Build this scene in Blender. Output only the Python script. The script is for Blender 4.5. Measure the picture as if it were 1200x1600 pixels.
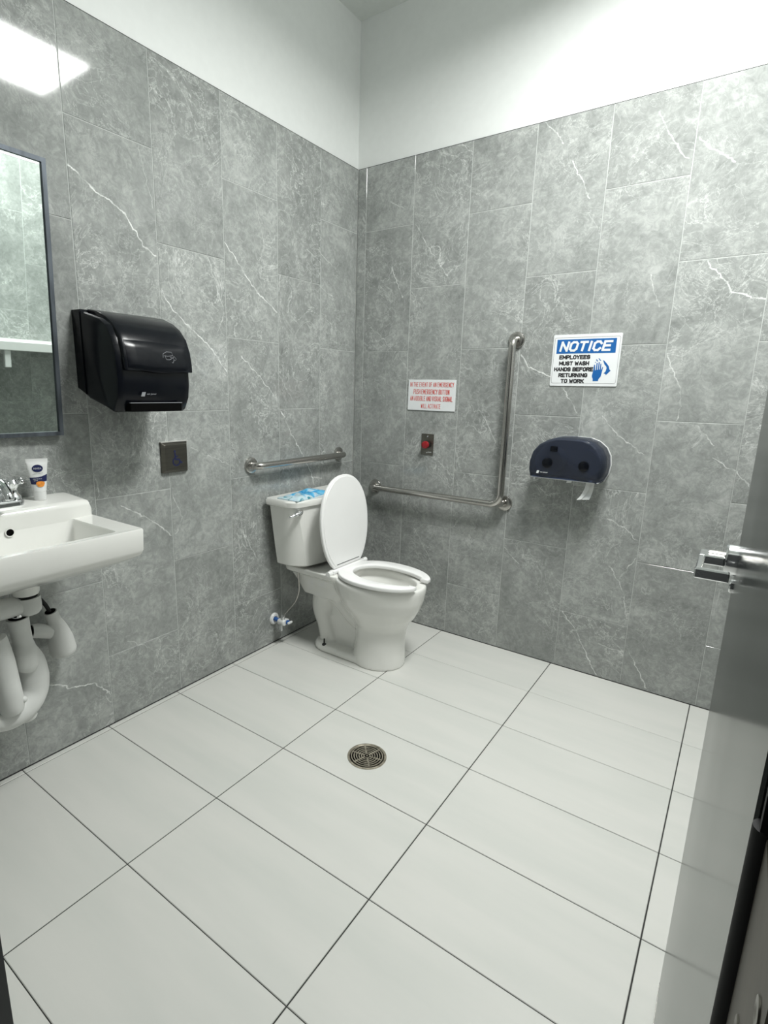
import bpy, bmesh, math, random
from mathutils import Vector, Matrix, noise as mnoise

for o in list(bpy.data.objects):
    bpy.data.objects.remove(o, do_unlink=True)
scene = bpy.context.scene
C = scene.collection

# ------------------------------------------------------------------ camera
CAM = Vector((1.85677, -2.56648, 1.29828))
YAW, PITCH, ROLL, FPX = 0.61837, -0.22034, 0.0215, 847.276
cam_d = bpy.data.cameras.new('camera'); cam = bpy.data.objects.new('camera', cam_d); C.objects.link(cam)
cam_d.sensor_fit = 'HORIZONTAL'; cam_d.sensor_width = 36.0
cam_d.lens = FPX / 1200 * 36.0
cam_d.shift_x = 43.502 / 1200; cam_d.shift_y = -1.498 / 1200
cam_d.clip_start = 0.02
fwd = Vector((-math.sin(YAW)*math.cos(PITCH), math.cos(YAW)*math.cos(PITCH), math.sin(PITCH)))
rgt = Vector((math.cos(YAW), math.sin(YAW), 0)); upv = rgt.cross(fwd)
r2 = math.cos(ROLL)*rgt + math.sin(ROLL)*upv; u2 = -math.sin(ROLL)*rgt + math.cos(ROLL)*upv
m = Matrix((r2, u2, -fwd)).transposed().to_4x4(); m.translation = CAM
cam.matrix_world = m
scene.camera = cam

# ------------------------------------------------------------------ world, exposure
world = bpy.data.worlds.new('world'); scene.world = world; world.use_nodes = True
bg = world.node_tree.nodes['Background']
bg.inputs[0].default_value = (0.93, 1.0, 0.97, 1); bg.inputs[1].default_value = 0.05
vs = scene.view_settings
vs.view_transform = 'Standard'; vs.look = 'None'; vs.gamma = 1.0; vs.use_curve_mapping = False
vs.exposure = 0.20
PANEL_WATTS = 52.0; PANEL_SPREAD = 168.0; PANEL_STRENGTH = 3.0        # the ceiling light panel
PANEL_COLOR = (0.985, 1.0, 0.975)
PX0, PX1, PY0, PY1, PZ = 1.35, 1.88, -1.26, -.655, 2.992       # the flat light fixture on the ceiling
al = bpy.data.lights.new('ceiling_panel_light', 'AREA'); al.shape = 'RECTANGLE'; al.size = PX1-PX0-.01; al.size_y = PY1-PY0-.01
al.energy = PANEL_WATTS; al.color = PANEL_COLOR; al.spread = math.radians(PANEL_SPREAD)
alo = bpy.data.objects.new('ceiling_panel_light', al); C.objects.link(alo); alo.location = ((PX0+PX1)/2, (PY0+PY1)/2, PZ-.002)


# ------------------------------------------------------------------ helpers
def tag(o, label=None, cat=None, group=None, kind=None):
    if label: o['label'] = label
    if cat: o['category'] = cat
    if group: o['group'] = group
    if kind: o['kind'] = kind
    return o

def empty(name, loc=(0, 0, 0)):
    o = bpy.data.objects.new(name, None); C.objects.link(o); o.location = loc
    o.empty_display_size = 0.05
    return o

def link(name, me, mat, parent=None, smooth=None):
    if mat is not None and not me.materials: me.materials.append(mat)
    o = bpy.data.objects.new(name, me); C.objects.link(o)
    if parent is not None:
        o.parent = parent
        o.matrix_parent_inverse = Matrix.Translation(-parent_world(parent))
    if smooth is not None:
        for p in me.polygons: p.use_smooth = True
        me.set_sharp_from_angle(angle=math.radians(smooth))
    return o

def parent_world(p):
    v = Vector(p.location)
    while p.parent is not None:
        v = v + Vector((0, 0, 0)); p = p.parent
    return v

class MB:
    """collects vertices and faces of ONE part"""
    def __init__(s): s.v = []; s.f = []
    def add(s, vs_, fs_, M=None):
        b = len(s.v)
        s.v += [(M @ Vector(v)) if M else Vector(v) for v in vs_]
        s.f += [tuple(b+i for i in f) for f in fs_]
        return s
    def bm(s, b, M=None):
        b.verts.ensure_lookup_table(); b.verts.index_update()
        s.add([v.co.copy() for v in b.verts], [[v.index for v in f.verts] for f in b.faces], M); b.free(); return s
    def box(s, lo, hi, bevel=0.0, seg=2, M=None):
        b = bmesh.new(); bmesh.ops.create_cube(b, size=1)
        for v in b.verts:
            v.co = Vector([lo[i] + (v.co[i]+.5)*(hi[i]-lo[i]) for i in range(3)])
        if bevel: bmesh.ops.bevel(b, geom=list(b.edges), offset=bevel, segments=seg, affect='EDGES', profile=.5)
        return s.bm(b, M)
    def prism(s, poly, z0, z1, bevel=0.0, seg=2, M=None, top_only=False):
        b = bmesh.new(); n = len(poly)
        lo = [b.verts.new((x, y, z0)) for x, y in poly]; hi = [b.verts.new((x, y, z1)) for x, y in poly]
        top = b.faces.new(hi); bot = b.faces.new(lo[::-1])
        for i in range(n): b.faces.new((lo[i], lo[(i+1) % n], hi[(i+1) % n], hi[i]))
        bmesh.ops.recalc_face_normals(b, faces=list(b.faces))
        if bevel:
            ed = list(top.edges) + ([] if top_only else list(bot.edges))
            bmesh.ops.bevel(b, geom=ed, offset=bevel, segments=seg, affect='EDGES', profile=.5)
        return s.bm(b, M)
    def loft(s, rings, cap=True, M=None, closed=False):
        n = len(rings[0]); vs_ = [p for r in rings for p in r]; fs_ = []
        k = len(rings)
        for i in range(k if closed else k-1):
            a, c = i*n, ((i+1) % k)*n
            for j in range(n): fs_.append((a+j, a+(j+1) % n, c+(j+1) % n, c+j))
        if cap and not closed: fs_ += [tuple(range(n))[::-1], tuple((k-1)*n+j for j in range(n))]
        return s.add(vs_, fs_, M)
    def tube(s, path, rad, n=16, cap=True, M=None):
        P = [Vector(p) for p in path]; k = len(P)
        R = rad if isinstance(rad, (list, tuple)) else [rad]*k
        rings = []; up = None
        for i in range(k):
            t = (P[min(i+1, k-1)] - P[max(i-1, 0)]).normalized()
            if up is None: up = Vector((0, 0, 1)) if abs(t.z) < .9 else Vector((1, 0, 0))
            a = t.cross(up).normalized(); up = a.cross(t).normalized()
            rings.append([P[i] + R[i]*(math.cos(2*math.pi*j/n)*a + math.sin(2*math.pi*j/n)*up) for j in range(n)])
        return s.loft(rings, cap, M)
    def lathe(s, prof, n=32, M=None, cap=True):
        return s.loft([[(r*math.cos(2*math.pi*j/n), r*math.sin(2*math.pi*j/n), z) for j in range(n)] for r, z in prof], cap, M)
    def sphere(s, c, r, M=None, seg=20):
        b = bmesh.new(); bmesh.ops.create_uvsphere(b, u_segments=seg, v_segments=seg//2, radius=1)
        for v in b.verts: v.co = Vector((c[0]+v.co.x*r[0], c[1]+v.co.y*r[1], c[2]+v.co.z*r[2]))
        return s.bm(b, M)
    def mesh(s, name, fix=True):
        me = bpy.data.meshes.new(name); me.from_pydata(s.v, [], s.f); me.update()
        if fix:
            b = bmesh.new(); b.from_mesh(me); bmesh.ops.recalc_face_normals(b, faces=list(b.faces)); b.to_mesh(me); b.free()
        return me
    def build(s, name, mat, parent=None, smooth=35):
        return link(name, s.mesh(name), mat, parent, smooth)

def catmull(pts, n=8):
    P = [Vector(p) for p in pts]; out = []
    for i in range(len(P)-1):
        a, b, c, d = P[max(i-1, 0)], P[i], P[i+1], P[min(i+2, len(P)-1)]
        for j in range(n):
            t = j/n
            out.append(.5*((2*b) + (c-a)*t + (2*a-5*b+4*c-d)*t*t + (3*b-a-3*c+d)*t**3))
    out.append(P[-1]); return out

def axis_m(origin, z, x=None):
    """matrix whose local z points along z"""
    z = Vector(z).normalized()
    x = Vector(x) if x else (Vector((1, 0, 0)) if abs(z.x) < .9 else Vector((0, 1, 0)))
    y = z.cross(x).normalized(); x = y.cross(z)
    M = Matrix((x, y, z)).transposed().to_4x4(); M.translation = Vector(origin); return M

def rrect(x0, x1, y0, y1, r, n=4):
    out = []
    for cx, cy, a0 in ((x1-r, y1-r, 0), (x0+r, y1-r, 90), (x0+r, y0+r, 180), (x1-r, y0+r, 270)):
        for i in range(n+1):
            a = math.radians(a0 + 90*i/n); out.append((cx+r*math.cos(a), cy+r*math.sin(a)))
    return out

def arc(cx, cy, r, a0, a1, n):
    return [(cx+r*math.cos(math.radians(a0+(a1-a0)*i/n)), cy+r*math.sin(math.radians(a0+(a1-a0)*i/n))) for i in range(n+1)]

# planes on the walls: local (x right, y up, z out of the wall)
def wall_back_m(x, z, out=0.0): return axis_m((x, -out, z), (0, -1, 0), (1, 0, 0))      # Y = 0
def wall_left_m(y, z, out=0.0): return axis_m((out, y, z), (1, 0, 0), (0, 1, 0))        # X = 0

_fontcache = {}
def text_part(txt, w, h, center, M, mat, parent, name='lettering', shear=0.0, bold=0.0, depth=0.0004):
    cu = bpy.data.curves.new('t', 'FONT'); cu.body = txt; cu.align_x = 'LEFT'; cu.shear = shear
    cu.offset = bold; cu.extrude = 0.01; cu.resolution_u = 3
    to = bpy.data.objects.new('t', cu); C.objects.link(to)
    dg = bpy.context.evaluated_depsgraph_get()
    me = bpy.data.meshes.new_from_object(to.evaluated_get(dg))
    bpy.data.objects.remove(to, do_unlink=True); bpy.data.curves.remove(cu)
    xs = [v.co.x for v in me.vertices]; ys = [v.co.y for v in me.vertices]
    x0, x1, y0, y1 = min(xs), max(xs), min(ys), max(ys)
    for v in me.vertices:
        v.co = M @ Vector((center[0] + ((v.co.x-x0)/(x1-x0)-.5)*w, center[1] + ((v.co.y-y0)/(y1-y0)-.5)*h, depth*(1 if v.co.z > 0 else 0)))
    me.materials.clear()
    return link(name, me, mat, parent)

# ------------------------------------------------------------------ materials
def pmat(name, col, rough=.5, metal=0.0, spec=.5, coat=0.0, trans=0.0, noise=None, bump=0.0, ior=1.5, emit=None):
    """principled with an optional procedural colour variation: noise=(scale, amount)"""
    mt = bpy.data.materials.new(name); mt.use_nodes = True
    nt = mt.node_tree; b = nt.nodes['Principled BSDF']
    b.inputs['Base Color'].default_value = (*col, 1); b.inputs['Roughness'].default_value = rough
    b.inputs['Metallic'].default_value = metal; b.inputs['Specular IOR Level'].default_value = spec
    b.inputs['Coat Weight'].default_value = coat; b.inputs['Transmission Weight'].default_value = trans
    b.inputs['IOR'].default_value = ior
    if emit: b.inputs['Emission Color'].default_value = (*emit[0], 1); b.inputs['Emission Strength'].default_value = emit[1]
    sc, am = noise or (18, .04)
    tc = nt.nodes.new('ShaderNodeTexCoord'); nz = nt.nodes.new('ShaderNodeTexNoise')
    nz.inputs['Scale'].default_value = sc; nz.inputs['Detail'].default_value = 5
    nt.links.new(tc.outputs['Object'], nz.inputs['Vector'])
    mr = nt.nodes.new('ShaderNodeMapRange'); mr.inputs[1].default_value = .3; mr.inputs[2].default_value = .7
    mr.inputs[3].default_value = 1-am; mr.inputs[4].default_value = 1+am*.4
    nt.links.new(nz.outputs['Fac'], mr.inputs[0])
    mx = nt.nodes.new('ShaderNodeVectorMath'); mx.operation = 'SCALE'; mx.inputs[0].default_value = col
    nt.links.new(mr.outputs[0], mx.inputs['Scale']); nt.links.new(mx.outputs[0], b.inputs['Base Color'])
    if bump:
        bp = nt.nodes.new('ShaderNodeBump'); bp.inputs['Strength'].default_value = bump; bp.inputs['Distance'].default_value = .002
        nt.links.new(nz.outputs['Fac'], bp.inputs['Height']); nt.links.new(bp.outputs[0], b.inputs['Normal'])
    return mt

def brushed(name, col, rough, axis_scale, am=.12, metal=1.0):
    """brushed steel: stretched noise drives colour and roughness"""
    mt = pmat(name, col, rough, metal); nt = mt.node_tree; b = nt.nodes['Principled BSDF']
    nz = [n for n in nt.nodes if n.type == 'TEX_NOISE'][0]; tc = [n for n in nt.nodes if n.type == 'TEX_COORD'][0]
    mp = nt.nodes.new('ShaderNodeMapping'); mp.inputs['Scale'].default_value = axis_scale
    nt.links.new(tc.outputs['Object'], mp.inputs[0]); nt.links.new(mp.outputs[0], nz.inputs['Vector'])
    nz.inputs['Scale'].default_value = 1.0
    mr = [n for n in nt.nodes if n.type == 'MAP_RANGE'][0]; mr.inputs[3].default_value = 1-am; mr.inputs[4].default_value = 1+am
    r2_ = nt.nodes.new('ShaderNodeMapRange'); r2_.inputs[1].default_value = .3; r2_.inputs[2].default_value = .7
    r2_.inputs[3].default_value = rough*.8; r2_.inputs[4].default_value = rough*1.25
    nt.links.new(nz.outputs['Fac'], r2_.inputs[0]); nt.links.new(r2_.outputs[0], b.inputs['Roughness'])
    return mt

# --- grey marble-look wall tile
def marble_group():
    g = bpy.data.node_groups.new('grey_marble', 'ShaderNodeTree')
    g.interface.new_socket('Color', in_out='OUTPUT', socket_type='NodeSocketColor')
    g.interface.new_socket('Height', in_out='OUTPUT', socket_type='NodeSocketFloat')
    N = g.nodes; Lk = g.links.new
    out = N.new('NodeGroupOutput'); ge = N.new('ShaderNodeNewGeometry'); oi = N.new('ShaderNodeObjectInfo')
    sc = N.new('ShaderNodeVectorMath'); sc.operation = 'SCALE'; sc.inputs[0].default_value = (37, 61, 23)
    Lk(oi.outputs['Random'], sc.inputs['Scale'])
    ad = N.new('ShaderNodeVectorMath'); Lk(ge.outputs['Position'], ad.inputs[0]); Lk(sc.outputs[0], ad.inputs[1])
    def nz(scale, det, rough, dist):
        n = N.new('ShaderNodeTexNoise'); n.inputs['Scale'].default_value = scale; n.inputs['Detail'].default_value = det
        n.inputs['Roughness'].default_value = rough; n.inputs['Distortion'].default_value = dist
        Lk(ad.outputs[0], n.inputs['Vector']); return n
    def math_(op, a, b=None, c=None, clamp=False):
        q = N.new('ShaderNodeMath'); q.operation = op; q.use_clamp = clamp
        for i, x in enumerate((a, b, c)):
            if x is None: continue
            if isinstance(x, (int, float)): q.inputs[i].default_value = x
            else: Lk(x, q.inputs[i])
        return q.outputs[0]
    n1 = nz(5.5, 10, .70, .6); n2 = nz(34, 9, .70, .9); n3 = nz(3.6, 7, .6, 1.9); n4 = nz(2.3, 3, .5, .3); n5 = nz(9, 6, .65, 1.6)
    cloud = math_('MULTIPLY_ADD', math_('SUBTRACT', n1.outputs['Fac'], .5), .95, math_('MULTIPLY', math_('SUBTRACT', n2.outputs['Fac'], .5), .85))
    tone = math_('ADD', cloud, .5, clamp=True)
    def ridge(n, width):
        d = math_('ABSOLUTE', math_('SUBTRACT', n.outputs['Fac'], .5))
        return math_('POWER', math_('SUBTRACT', 1.0, math_('DIVIDE', d, width), clamp=True), 2.0)
    mask = math_('MULTIPLY_ADD', n4.outputs['Fac'], 3.2, -1.2, clamp=True)
    wisp = math_('ADD', math_('MULTIPLY', math_('MULTIPLY', ridge(n3, .012), mask), .72), math_('MULTIPLY', math_('MULTIPLY', ridge(n5, .028), mask), .42))
    cr = N.new('ShaderNodeValToRGB'); Lk(tone, cr.inputs[0])
    e = cr.color_ramp.elements; e[0].position = .12; e[0].color = (.170, .181, .174, 1); e[1].position = .88; e[1].color = (.525, .54, .522, 1)
    mid = cr.color_ramp.elements.new(.5); mid.color = (.312, .327, .315, 1)
    rv = N.new('ShaderNodeVectorMath'); rv.operation = 'SCALE'
    Lk(cr.outputs[0], rv.inputs[0]); Lk(math_('MULTIPLY_ADD', oi.outputs['Random'], .16, .92), rv.inputs['Scale'])
    mx = N.new('ShaderNodeMix'); mx.data_type = 'RGBA'
    Lk(wisp, mx.inputs['Factor']); Lk(rv.outputs[0], mx.inputs[6]); mx.inputs[7].default_value = (.80, .82, .80, 1)
    Lk(mx.outputs[2], out.inputs['Color']); Lk(n2.outputs['Fac'], out.inputs['Height'])
    return g
def vein_group():
    g = bpy.data.node_groups.new('marble_vein', 'ShaderNodeTree')
    for nm, ty in (('P', 'NodeSocketVector'), ('A', 'NodeSocketVector'), ('AB', 'NodeSocketVector'), ('InvLen2', 'NodeSocketFloat'), ('Width', 'NodeSocketFloat'), ('Strength', 'NodeSocketFloat')):
        g.interface.new_socket(nm, in_out='INPUT', socket_type=ty)
    g.interface.new_socket('Fac', in_out='OUTPUT', socket_type='NodeSocketFloat')
    N = g.nodes; Lk = g.links.new
    i = N.new('NodeGroupInput'); o = N.new('NodeGroupOutput')
    def vm(op, a, b, sc=None):
        q = N.new('ShaderNodeVectorMath'); q.operation = op; Lk(a, q.inputs[0])
        if b is not None: Lk(b, q.inputs[1])
        if sc is not None: Lk(sc, q.inputs['Scale'])
        return q
    pa = vm('SUBTRACT', i.outputs['P'], i.outputs['A']); d = vm('DOT_PRODUCT', pa.outputs[0], i.outputs['AB'])
    t = N.new('ShaderNodeMath'); t.operation = 'MULTIPLY'; t.use_clamp = True; Lk(d.outputs['Value'], t.inputs[0]); Lk(i.outputs['InvLen2'], t.inputs[1])
    s = vm('SCALE', i.outputs['AB'], None, t.outputs[0]); df = vm('SUBTRACT', pa.outputs[0], s.outputs[0])
    ln = N.new('ShaderNodeVectorMath'); ln.operation = 'LENGTH'; Lk(df.outputs[0], ln.inputs[0])
    mr = N.new('ShaderNodeMapRange'); mr.interpolation_type = 'SMOOTHSTEP'; Lk(ln.outputs['Value'], mr.inputs[0]); mr.inputs[1].default_value = 0
    Lk(i.outputs['Width'], mr.inputs[2]); Lk(i.outputs['Strength'], mr.inputs[3]); mr.inputs[4].default_value = 0
    Lk(mr.outputs[0], o.inputs['Fac'])
    return g
MARBLE = marble_group(); VEIN = vein_group()
def marble_mat(name, plane, segs):
    """plane 'L': wall coords (Y, Z); 'R': (X, Z). segs: list of (strength, a, b)"""
    mt = bpy.data.materials.new(name); mt.use_nodes = True; nt = mt.node_tree; N = nt.nodes; Lk = nt.links.new
    b = N['Principled BSDF']; b.inputs['Roughness'].default_value = TILE_ROUGH; b.inputs['Specular IOR Level'].default_value = .45
    g = N.new('ShaderNodeGroup'); g.node_tree = MARBLE
    col = g.outputs['Color']
    if segs:
        ge = N.new('ShaderNodeNewGeometry'); sx = N.new('ShaderNodeSeparateXYZ'); cx = N.new('ShaderNodeCombineXYZ')
        Lk(ge.outputs['Position'], sx.inputs[0]); Lk(sx.outputs['Y' if plane == 'L' else 'X'], cx.inputs[0]); Lk(sx.outputs['Z'], cx.inputs[1])
        nz = N.new('ShaderNodeTexNoise'); nz.inputs['Scale'].default_value = 34; nz.inputs['Detail'].default_value = 6; Lk(cx.outputs[0], nz.inputs['Vector'])
        of = N.new('ShaderNodeVectorMath'); of.operation = 'SUBTRACT'; Lk(nz.outputs['Color'], of.inputs[0]); of.inputs[1].default_value = (.5, .5, .5)
        os_ = N.new('ShaderNodeVectorMath'); os_.operation = 'MULTIPLY'; Lk(of.outputs[0], os_.inputs[0]); os_.inputs[1].default_value = (.030, .030, 0)
        ad = N.new('ShaderNodeVectorMath'); Lk(cx.outputs[0], ad.inputs[0]); Lk(os_.outputs[0], ad.inputs[1])
        nb = N.new('ShaderNodeTexNoise'); nb.inputs['Scale'].default_value = 22; Lk(cx.outputs[0], nb.inputs['Vector'])
        brk = N.new('ShaderNodeMapRange'); brk.inputs[1].default_value = .32; brk.inputs[2].default_value = .6; brk.inputs[3].default_value = .15
        Lk(nb.outputs['Fac'], brk.inputs[0])
        acc = None
        for st, a, c in segs:
            v = N.new('ShaderNodeGroup'); v.node_tree = VEIN; Lk(ad.outputs[0], v.inputs['P'])
            ab = (c[0]-a[0], c[1]-a[1], 0)
            v.inputs['A'].default_value = (a[0], a[1], 0); v.inputs['AB'].default_value = ab
            v.inputs['InvLen2'].default_value = 1/(ab[0]**2+ab[1]**2+1e-9)
            v.inputs['Width'].default_value = .0018+.0020*st; v.inputs['Strength'].default_value = st
            if acc is None: acc = v.outputs[0]
            else:
                q = N.new('ShaderNodeMath'); q.operation = 'MAXIMUM'; Lk(acc, q.inputs[0]); Lk(v.outputs[0], q.inputs[1]); acc = q.outputs[0]
        ml = N.new('ShaderNodeMath'); ml.operation = 'MULTIPLY'; Lk(acc, ml.inputs[0]); Lk(brk.outputs[0], ml.inputs[1])
        mx = N.new('ShaderNodeMix'); mx.data_type = 'RGBA'; Lk(ml.outputs[0], mx.inputs['Factor']); Lk(col, mx.inputs[6]); mx.inputs[7].default_value = (.90, .92, .90, 1)
        col = mx.outputs[2]
    Lk(col, b.inputs['Base Color'])
    bp = N.new('ShaderNodeBump'); bp.inputs['Strength'].default_value = .05; bp.inputs['Distance'].default_value = .0003
    Lk(g.outputs['Height'], bp.inputs['Height']); Lk(bp.outputs[0], b.inputs['Normal'])
    return mt
TILE_ROUGH = .065

def floor_mat():
    mt = pmat('floor_tile', (.74, .745, .72), .34, spec=.4); nt = mt.node_tree; N = nt.nodes; Lk = nt.links.new
    b = N['Principled BSDF']
    ge = N.new('ShaderNodeNewGeometry'); oi = N.new('ShaderNodeObjectInfo')
    sc = N.new('ShaderNodeVectorMath'); sc.operation = 'SCALE'; sc.inputs[0].default_value = (31, 17, 5); Lk(oi.outputs['Random'], sc.inputs['Scale'])
    ad = N.new('ShaderNodeVectorMath'); Lk(ge.outputs['Position'], ad.inputs[0]); Lk(sc.outputs[0], ad.inputs[1])
    mp = N.new('ShaderNodeMapping'); mp.inputs['Scale'].default_value = (1.2, 7, 1); Lk(ad.outputs[0], mp.inputs[0])
    nz = N.new('ShaderNodeTexNoise'); nz.inputs['Scale'].default_value = 1.6; nz.inputs['Detail'].default_value = 7; Lk(mp.outputs[0], nz.inputs['Vector'])
    cr = N.new('ShaderNodeValToRGB'); Lk(nz.outputs['Fac'], cr.inputs[0])
    cr.color_ramp.elements[0].position = .3; cr.color_ramp.elements[0].color = (.62, .63, .597, 1)
    cr.color_ramp.elements[1].position = .62; cr.color_ramp.elements[1].color = (.67, .67, .637, 1)
    Lk(cr.outputs[0], b.inputs['Base Color'])
    return mt

M_ = dict(
    paint=pmat('white_wall_paint', (.82, .84, .825), .55, noise=(30, .02), bump=.05),
    ceiling=pmat('ceiling_paint', (.72, .75, .72), .7, noise=(40, .03)),
    grout=pmat('wall_grout', (.50, .52, .505), .8, noise=(60, .1)),
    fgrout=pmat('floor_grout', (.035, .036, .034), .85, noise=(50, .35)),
    floor=floor_mat(),
    china=pmat('white_vitreous_china', (.86, .86, .825), .12, spec=.5, coat=.35, noise=(9, .02)),
    seat=pmat('white_seat_plastic', (.93, .93, .92), .25, noise=(12, .01)),
    chrome=pmat('chrome', (.82, .83, .84), .08, 1.0, noise=(20, .03)),
    steel=pmat('satin_stainless', (.52, .505, .48), .24, 1.0, noise=(6, .04)),
    bronze=brushed('dull_steel_plate', (.20, .19, .165), .34, (12, 12, 200), .12),
    platedark=brushed('dark_steel_plate', (.15, .143, .124), .36, (12, 12, 200), .12),
    edge_highlight=pmat('steel_edge_highlight', (.80, .79, .76), .42, .7, noise=(30, .05)),  # whitish colour carries the highlight of the push plate's upper bevel
    doorsteel=brushed('brushed_steel_door', (.25, .26, .255), .17, (25, 2.5, .35), .1),
    darkframe=pmat('dark_door_frame_paint', (.012, .014, .016), .45, noise=(25, .15)),
    hinge=pmat('tarnished_bronze', (.075, .063, .045), .5, .6, noise=(30, .3), bump=.2),
    rubber_and_gap_shade=pmat('black_rubber', (.006, .006, .007), .7, noise=(30, .2)),
    black=pmat('black_plastic', (.004, .005, .008), .22, spec=.28, noise=(40, .15)),
    blackgloss=pmat('black_gloss_plastic', (.007, .007, .008), .14, noise=(40, .1)),
    satin=pmat('satin_chrome', (.72, .73, .74), .16, 1.0, noise=(20, .03)),
    hole=pmat('dark_opening', (.003, .003, .003), .8, spec=.05, noise=(20, .2)),
    whitepl=pmat('white_plastic', (.80, .81, .80), .35, noise=(15, .03)),
    pvc=pmat('white_pipe_jacket', (.70, .71, .69), .5, noise=(16, .05), bump=.15),
    print_w=pmat('white_print', (.80, .82, .83), .4),
    print_b=pmat('blue_print', (.012, .12, .38), .4),
    print_k=pmat('black_print', (.02, .02, .022), .5),
    print_r=pmat('red_print', (.62, .055, .04), .5),
    print_g=pmat('grey_print', (.30, .31, .33), .5),
    redbtn=pmat('red_button_plastic', (.30, .012, .018), .25, noise=(30, .2)),
    navy=pmat('navy_print', (.012, .018, .085), .4),
    orange=pmat('orange_print', (.95, .34, .05), .45, noise=(90, .3)),
    paper=pmat('tissue_paper', (.78, .80, .78), .9, noise=(60, .08)),
    blueacc=pmat('blue_nylon', (.02, .10, .34), .35),
    brass=pmat('worn_drain_metal', (.46, .42, .34), .42, .8, noise=(60, .4), bump=.25),
    mirror=pmat('mirror_glass', (.80, .88, .84), .015, 1.0, noise=(3, .01)),
    frame=brushed('grey_mirror_frame', (.11, .125, .145), .4, (40, 40, 8), .35, .6),
    capink=pmat('pale_pink_nut', (.55, .47, .46), .5),
)
def smoke_plastic():
    mt = bpy.data.materials.new('smoke_blue_plastic'); mt.use_nodes = True; nt = mt.node_tree; N = nt.nodes; Lk = nt.links.new
    b = N['Principled BSDF']; b.inputs['Base Color'].default_value = (.058, .068, .092, 1); b.inputs['Roughness'].default_value = .16
    tr = N.new('ShaderNodeBsdfTransparent'); tr.inputs[0].default_value = (.30, .36, .52, 1)
    nz = N.new('ShaderNodeTexNoise'); nz.inputs['Scale'].default_value = 12
    mr = N.new('ShaderNodeMapRange'); mr.inputs[3].default_value = .42; mr.inputs[4].default_value = .52; Lk(nz.outputs['Fac'], mr.inputs[0])
    mx = N.new('ShaderNodeMixShader'); Lk(mr.outputs[0], mx.inputs[0]); Lk(tr.outputs[0], mx.inputs[1]); Lk(b.outputs[0], mx.inputs[2])
    Lk(mx.outputs[0], N['Material Output'].inputs[0])
    return mt
M_['smoke'] = smoke_plastic()
M_['doorsteel'].node_tree.nodes['Principled BSDF'].inputs['Specular Tint'].default_value = (.5, .51, .5, 1)


# ------------------------------------------------------------------ block lettering drawn with strokes (unit cell 0..1 x 0..1)
_o = [(.28, 0), (.72, 0), (1, .2), (1, .8), (.72, 1), (.28, 1), (0, .8), (0, .2), (.28, 0)]
GLYPH = {
 'A': [[(0, 0), (.5, 1), (1, 0)], [(.2, .33), (.8, .33)]], 'B': [[(0, 0), (0, 1), (.75, 1), (1, .86), (1, .64), (.75, .52), (0, .52)], [(.75, .52), (1, .38), (1, .14), (.75, 0), (0, 0)]],
 'C': [[(1, .78), (.72, 1), (.28, 1), (0, .8), (0, .2), (.28, 0), (.72, 0), (1, .22)]], 'D': [[(0, 0), (0, 1), (.65, 1), (1, .76), (1, .24), (.65, 0), (0, 0)]],
 'E': [[(1, 1), (0, 1), (0, 0), (1, 0)], [(0, .52), (.85, .52)]], 'F': [[(1, 1), (0, 1), (0, 0)], [(0, .52), (.85, .52)]],
 'G': [[(1, .78), (.72, 1), (.28, 1), (0, .8), (0, .2), (.28, 0), (.72, 0), (1, .18), (1, .46), (.58, .46)]], 'H': [[(0, 0), (0, 1)], [(1, 0), (1, 1)], [(0, .52), (1, .52)]],
 'I': [[(.5, 0), (.5, 1)]], 'K': [[(0, 0), (0, 1)], [(1, 1), (.05, .45)], [(.32, .6), (1, 0)]], 'L': [[(0, 1), (0, 0), (1, 0)]], 'M': [[(0, 0), (0, 1), (.5, .3), (1, 1), (1, 0)]],
 'N': [[(0, 0), (0, 1), (1, 0), (1, 1)]], 'O': [_o], 'P': [[(0, 0), (0, 1), (.75, 1), (1, .85), (1, .6), (.75, .45), (0, .45)]], 'R': [[(0, 0), (0, 1), (.75, 1), (1, .86), (1, .63), (.75, .5), (0, .5)], [(.55, .5), (1, 0)]],
 'S': [[(1, .8), (.72, 1), (.28, 1), (0, .84), (0, .66), (.25, .53), (.75, .47), (1, .34), (1, .16), (.72, 0), (.28, 0), (0, .2)]], 'T': [[(.5, 0), (.5, 1)], [(0, 1), (1, 1)]],
 'U': [[(0, 1), (0, .2), (.28, 0), (.72, 0), (1, .2), (1, 1)]], 'V': [[(0, 1), (.5, 0), (1, 1)]], 'W': [[(0, 1), (.24, 0), (.5, .75), (.76, 0), (1, 1)]], 'Y': [[(0, 1), (.5, .48), (1, 1)], [(.5, .48), (.5, 0)]],
}
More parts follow.
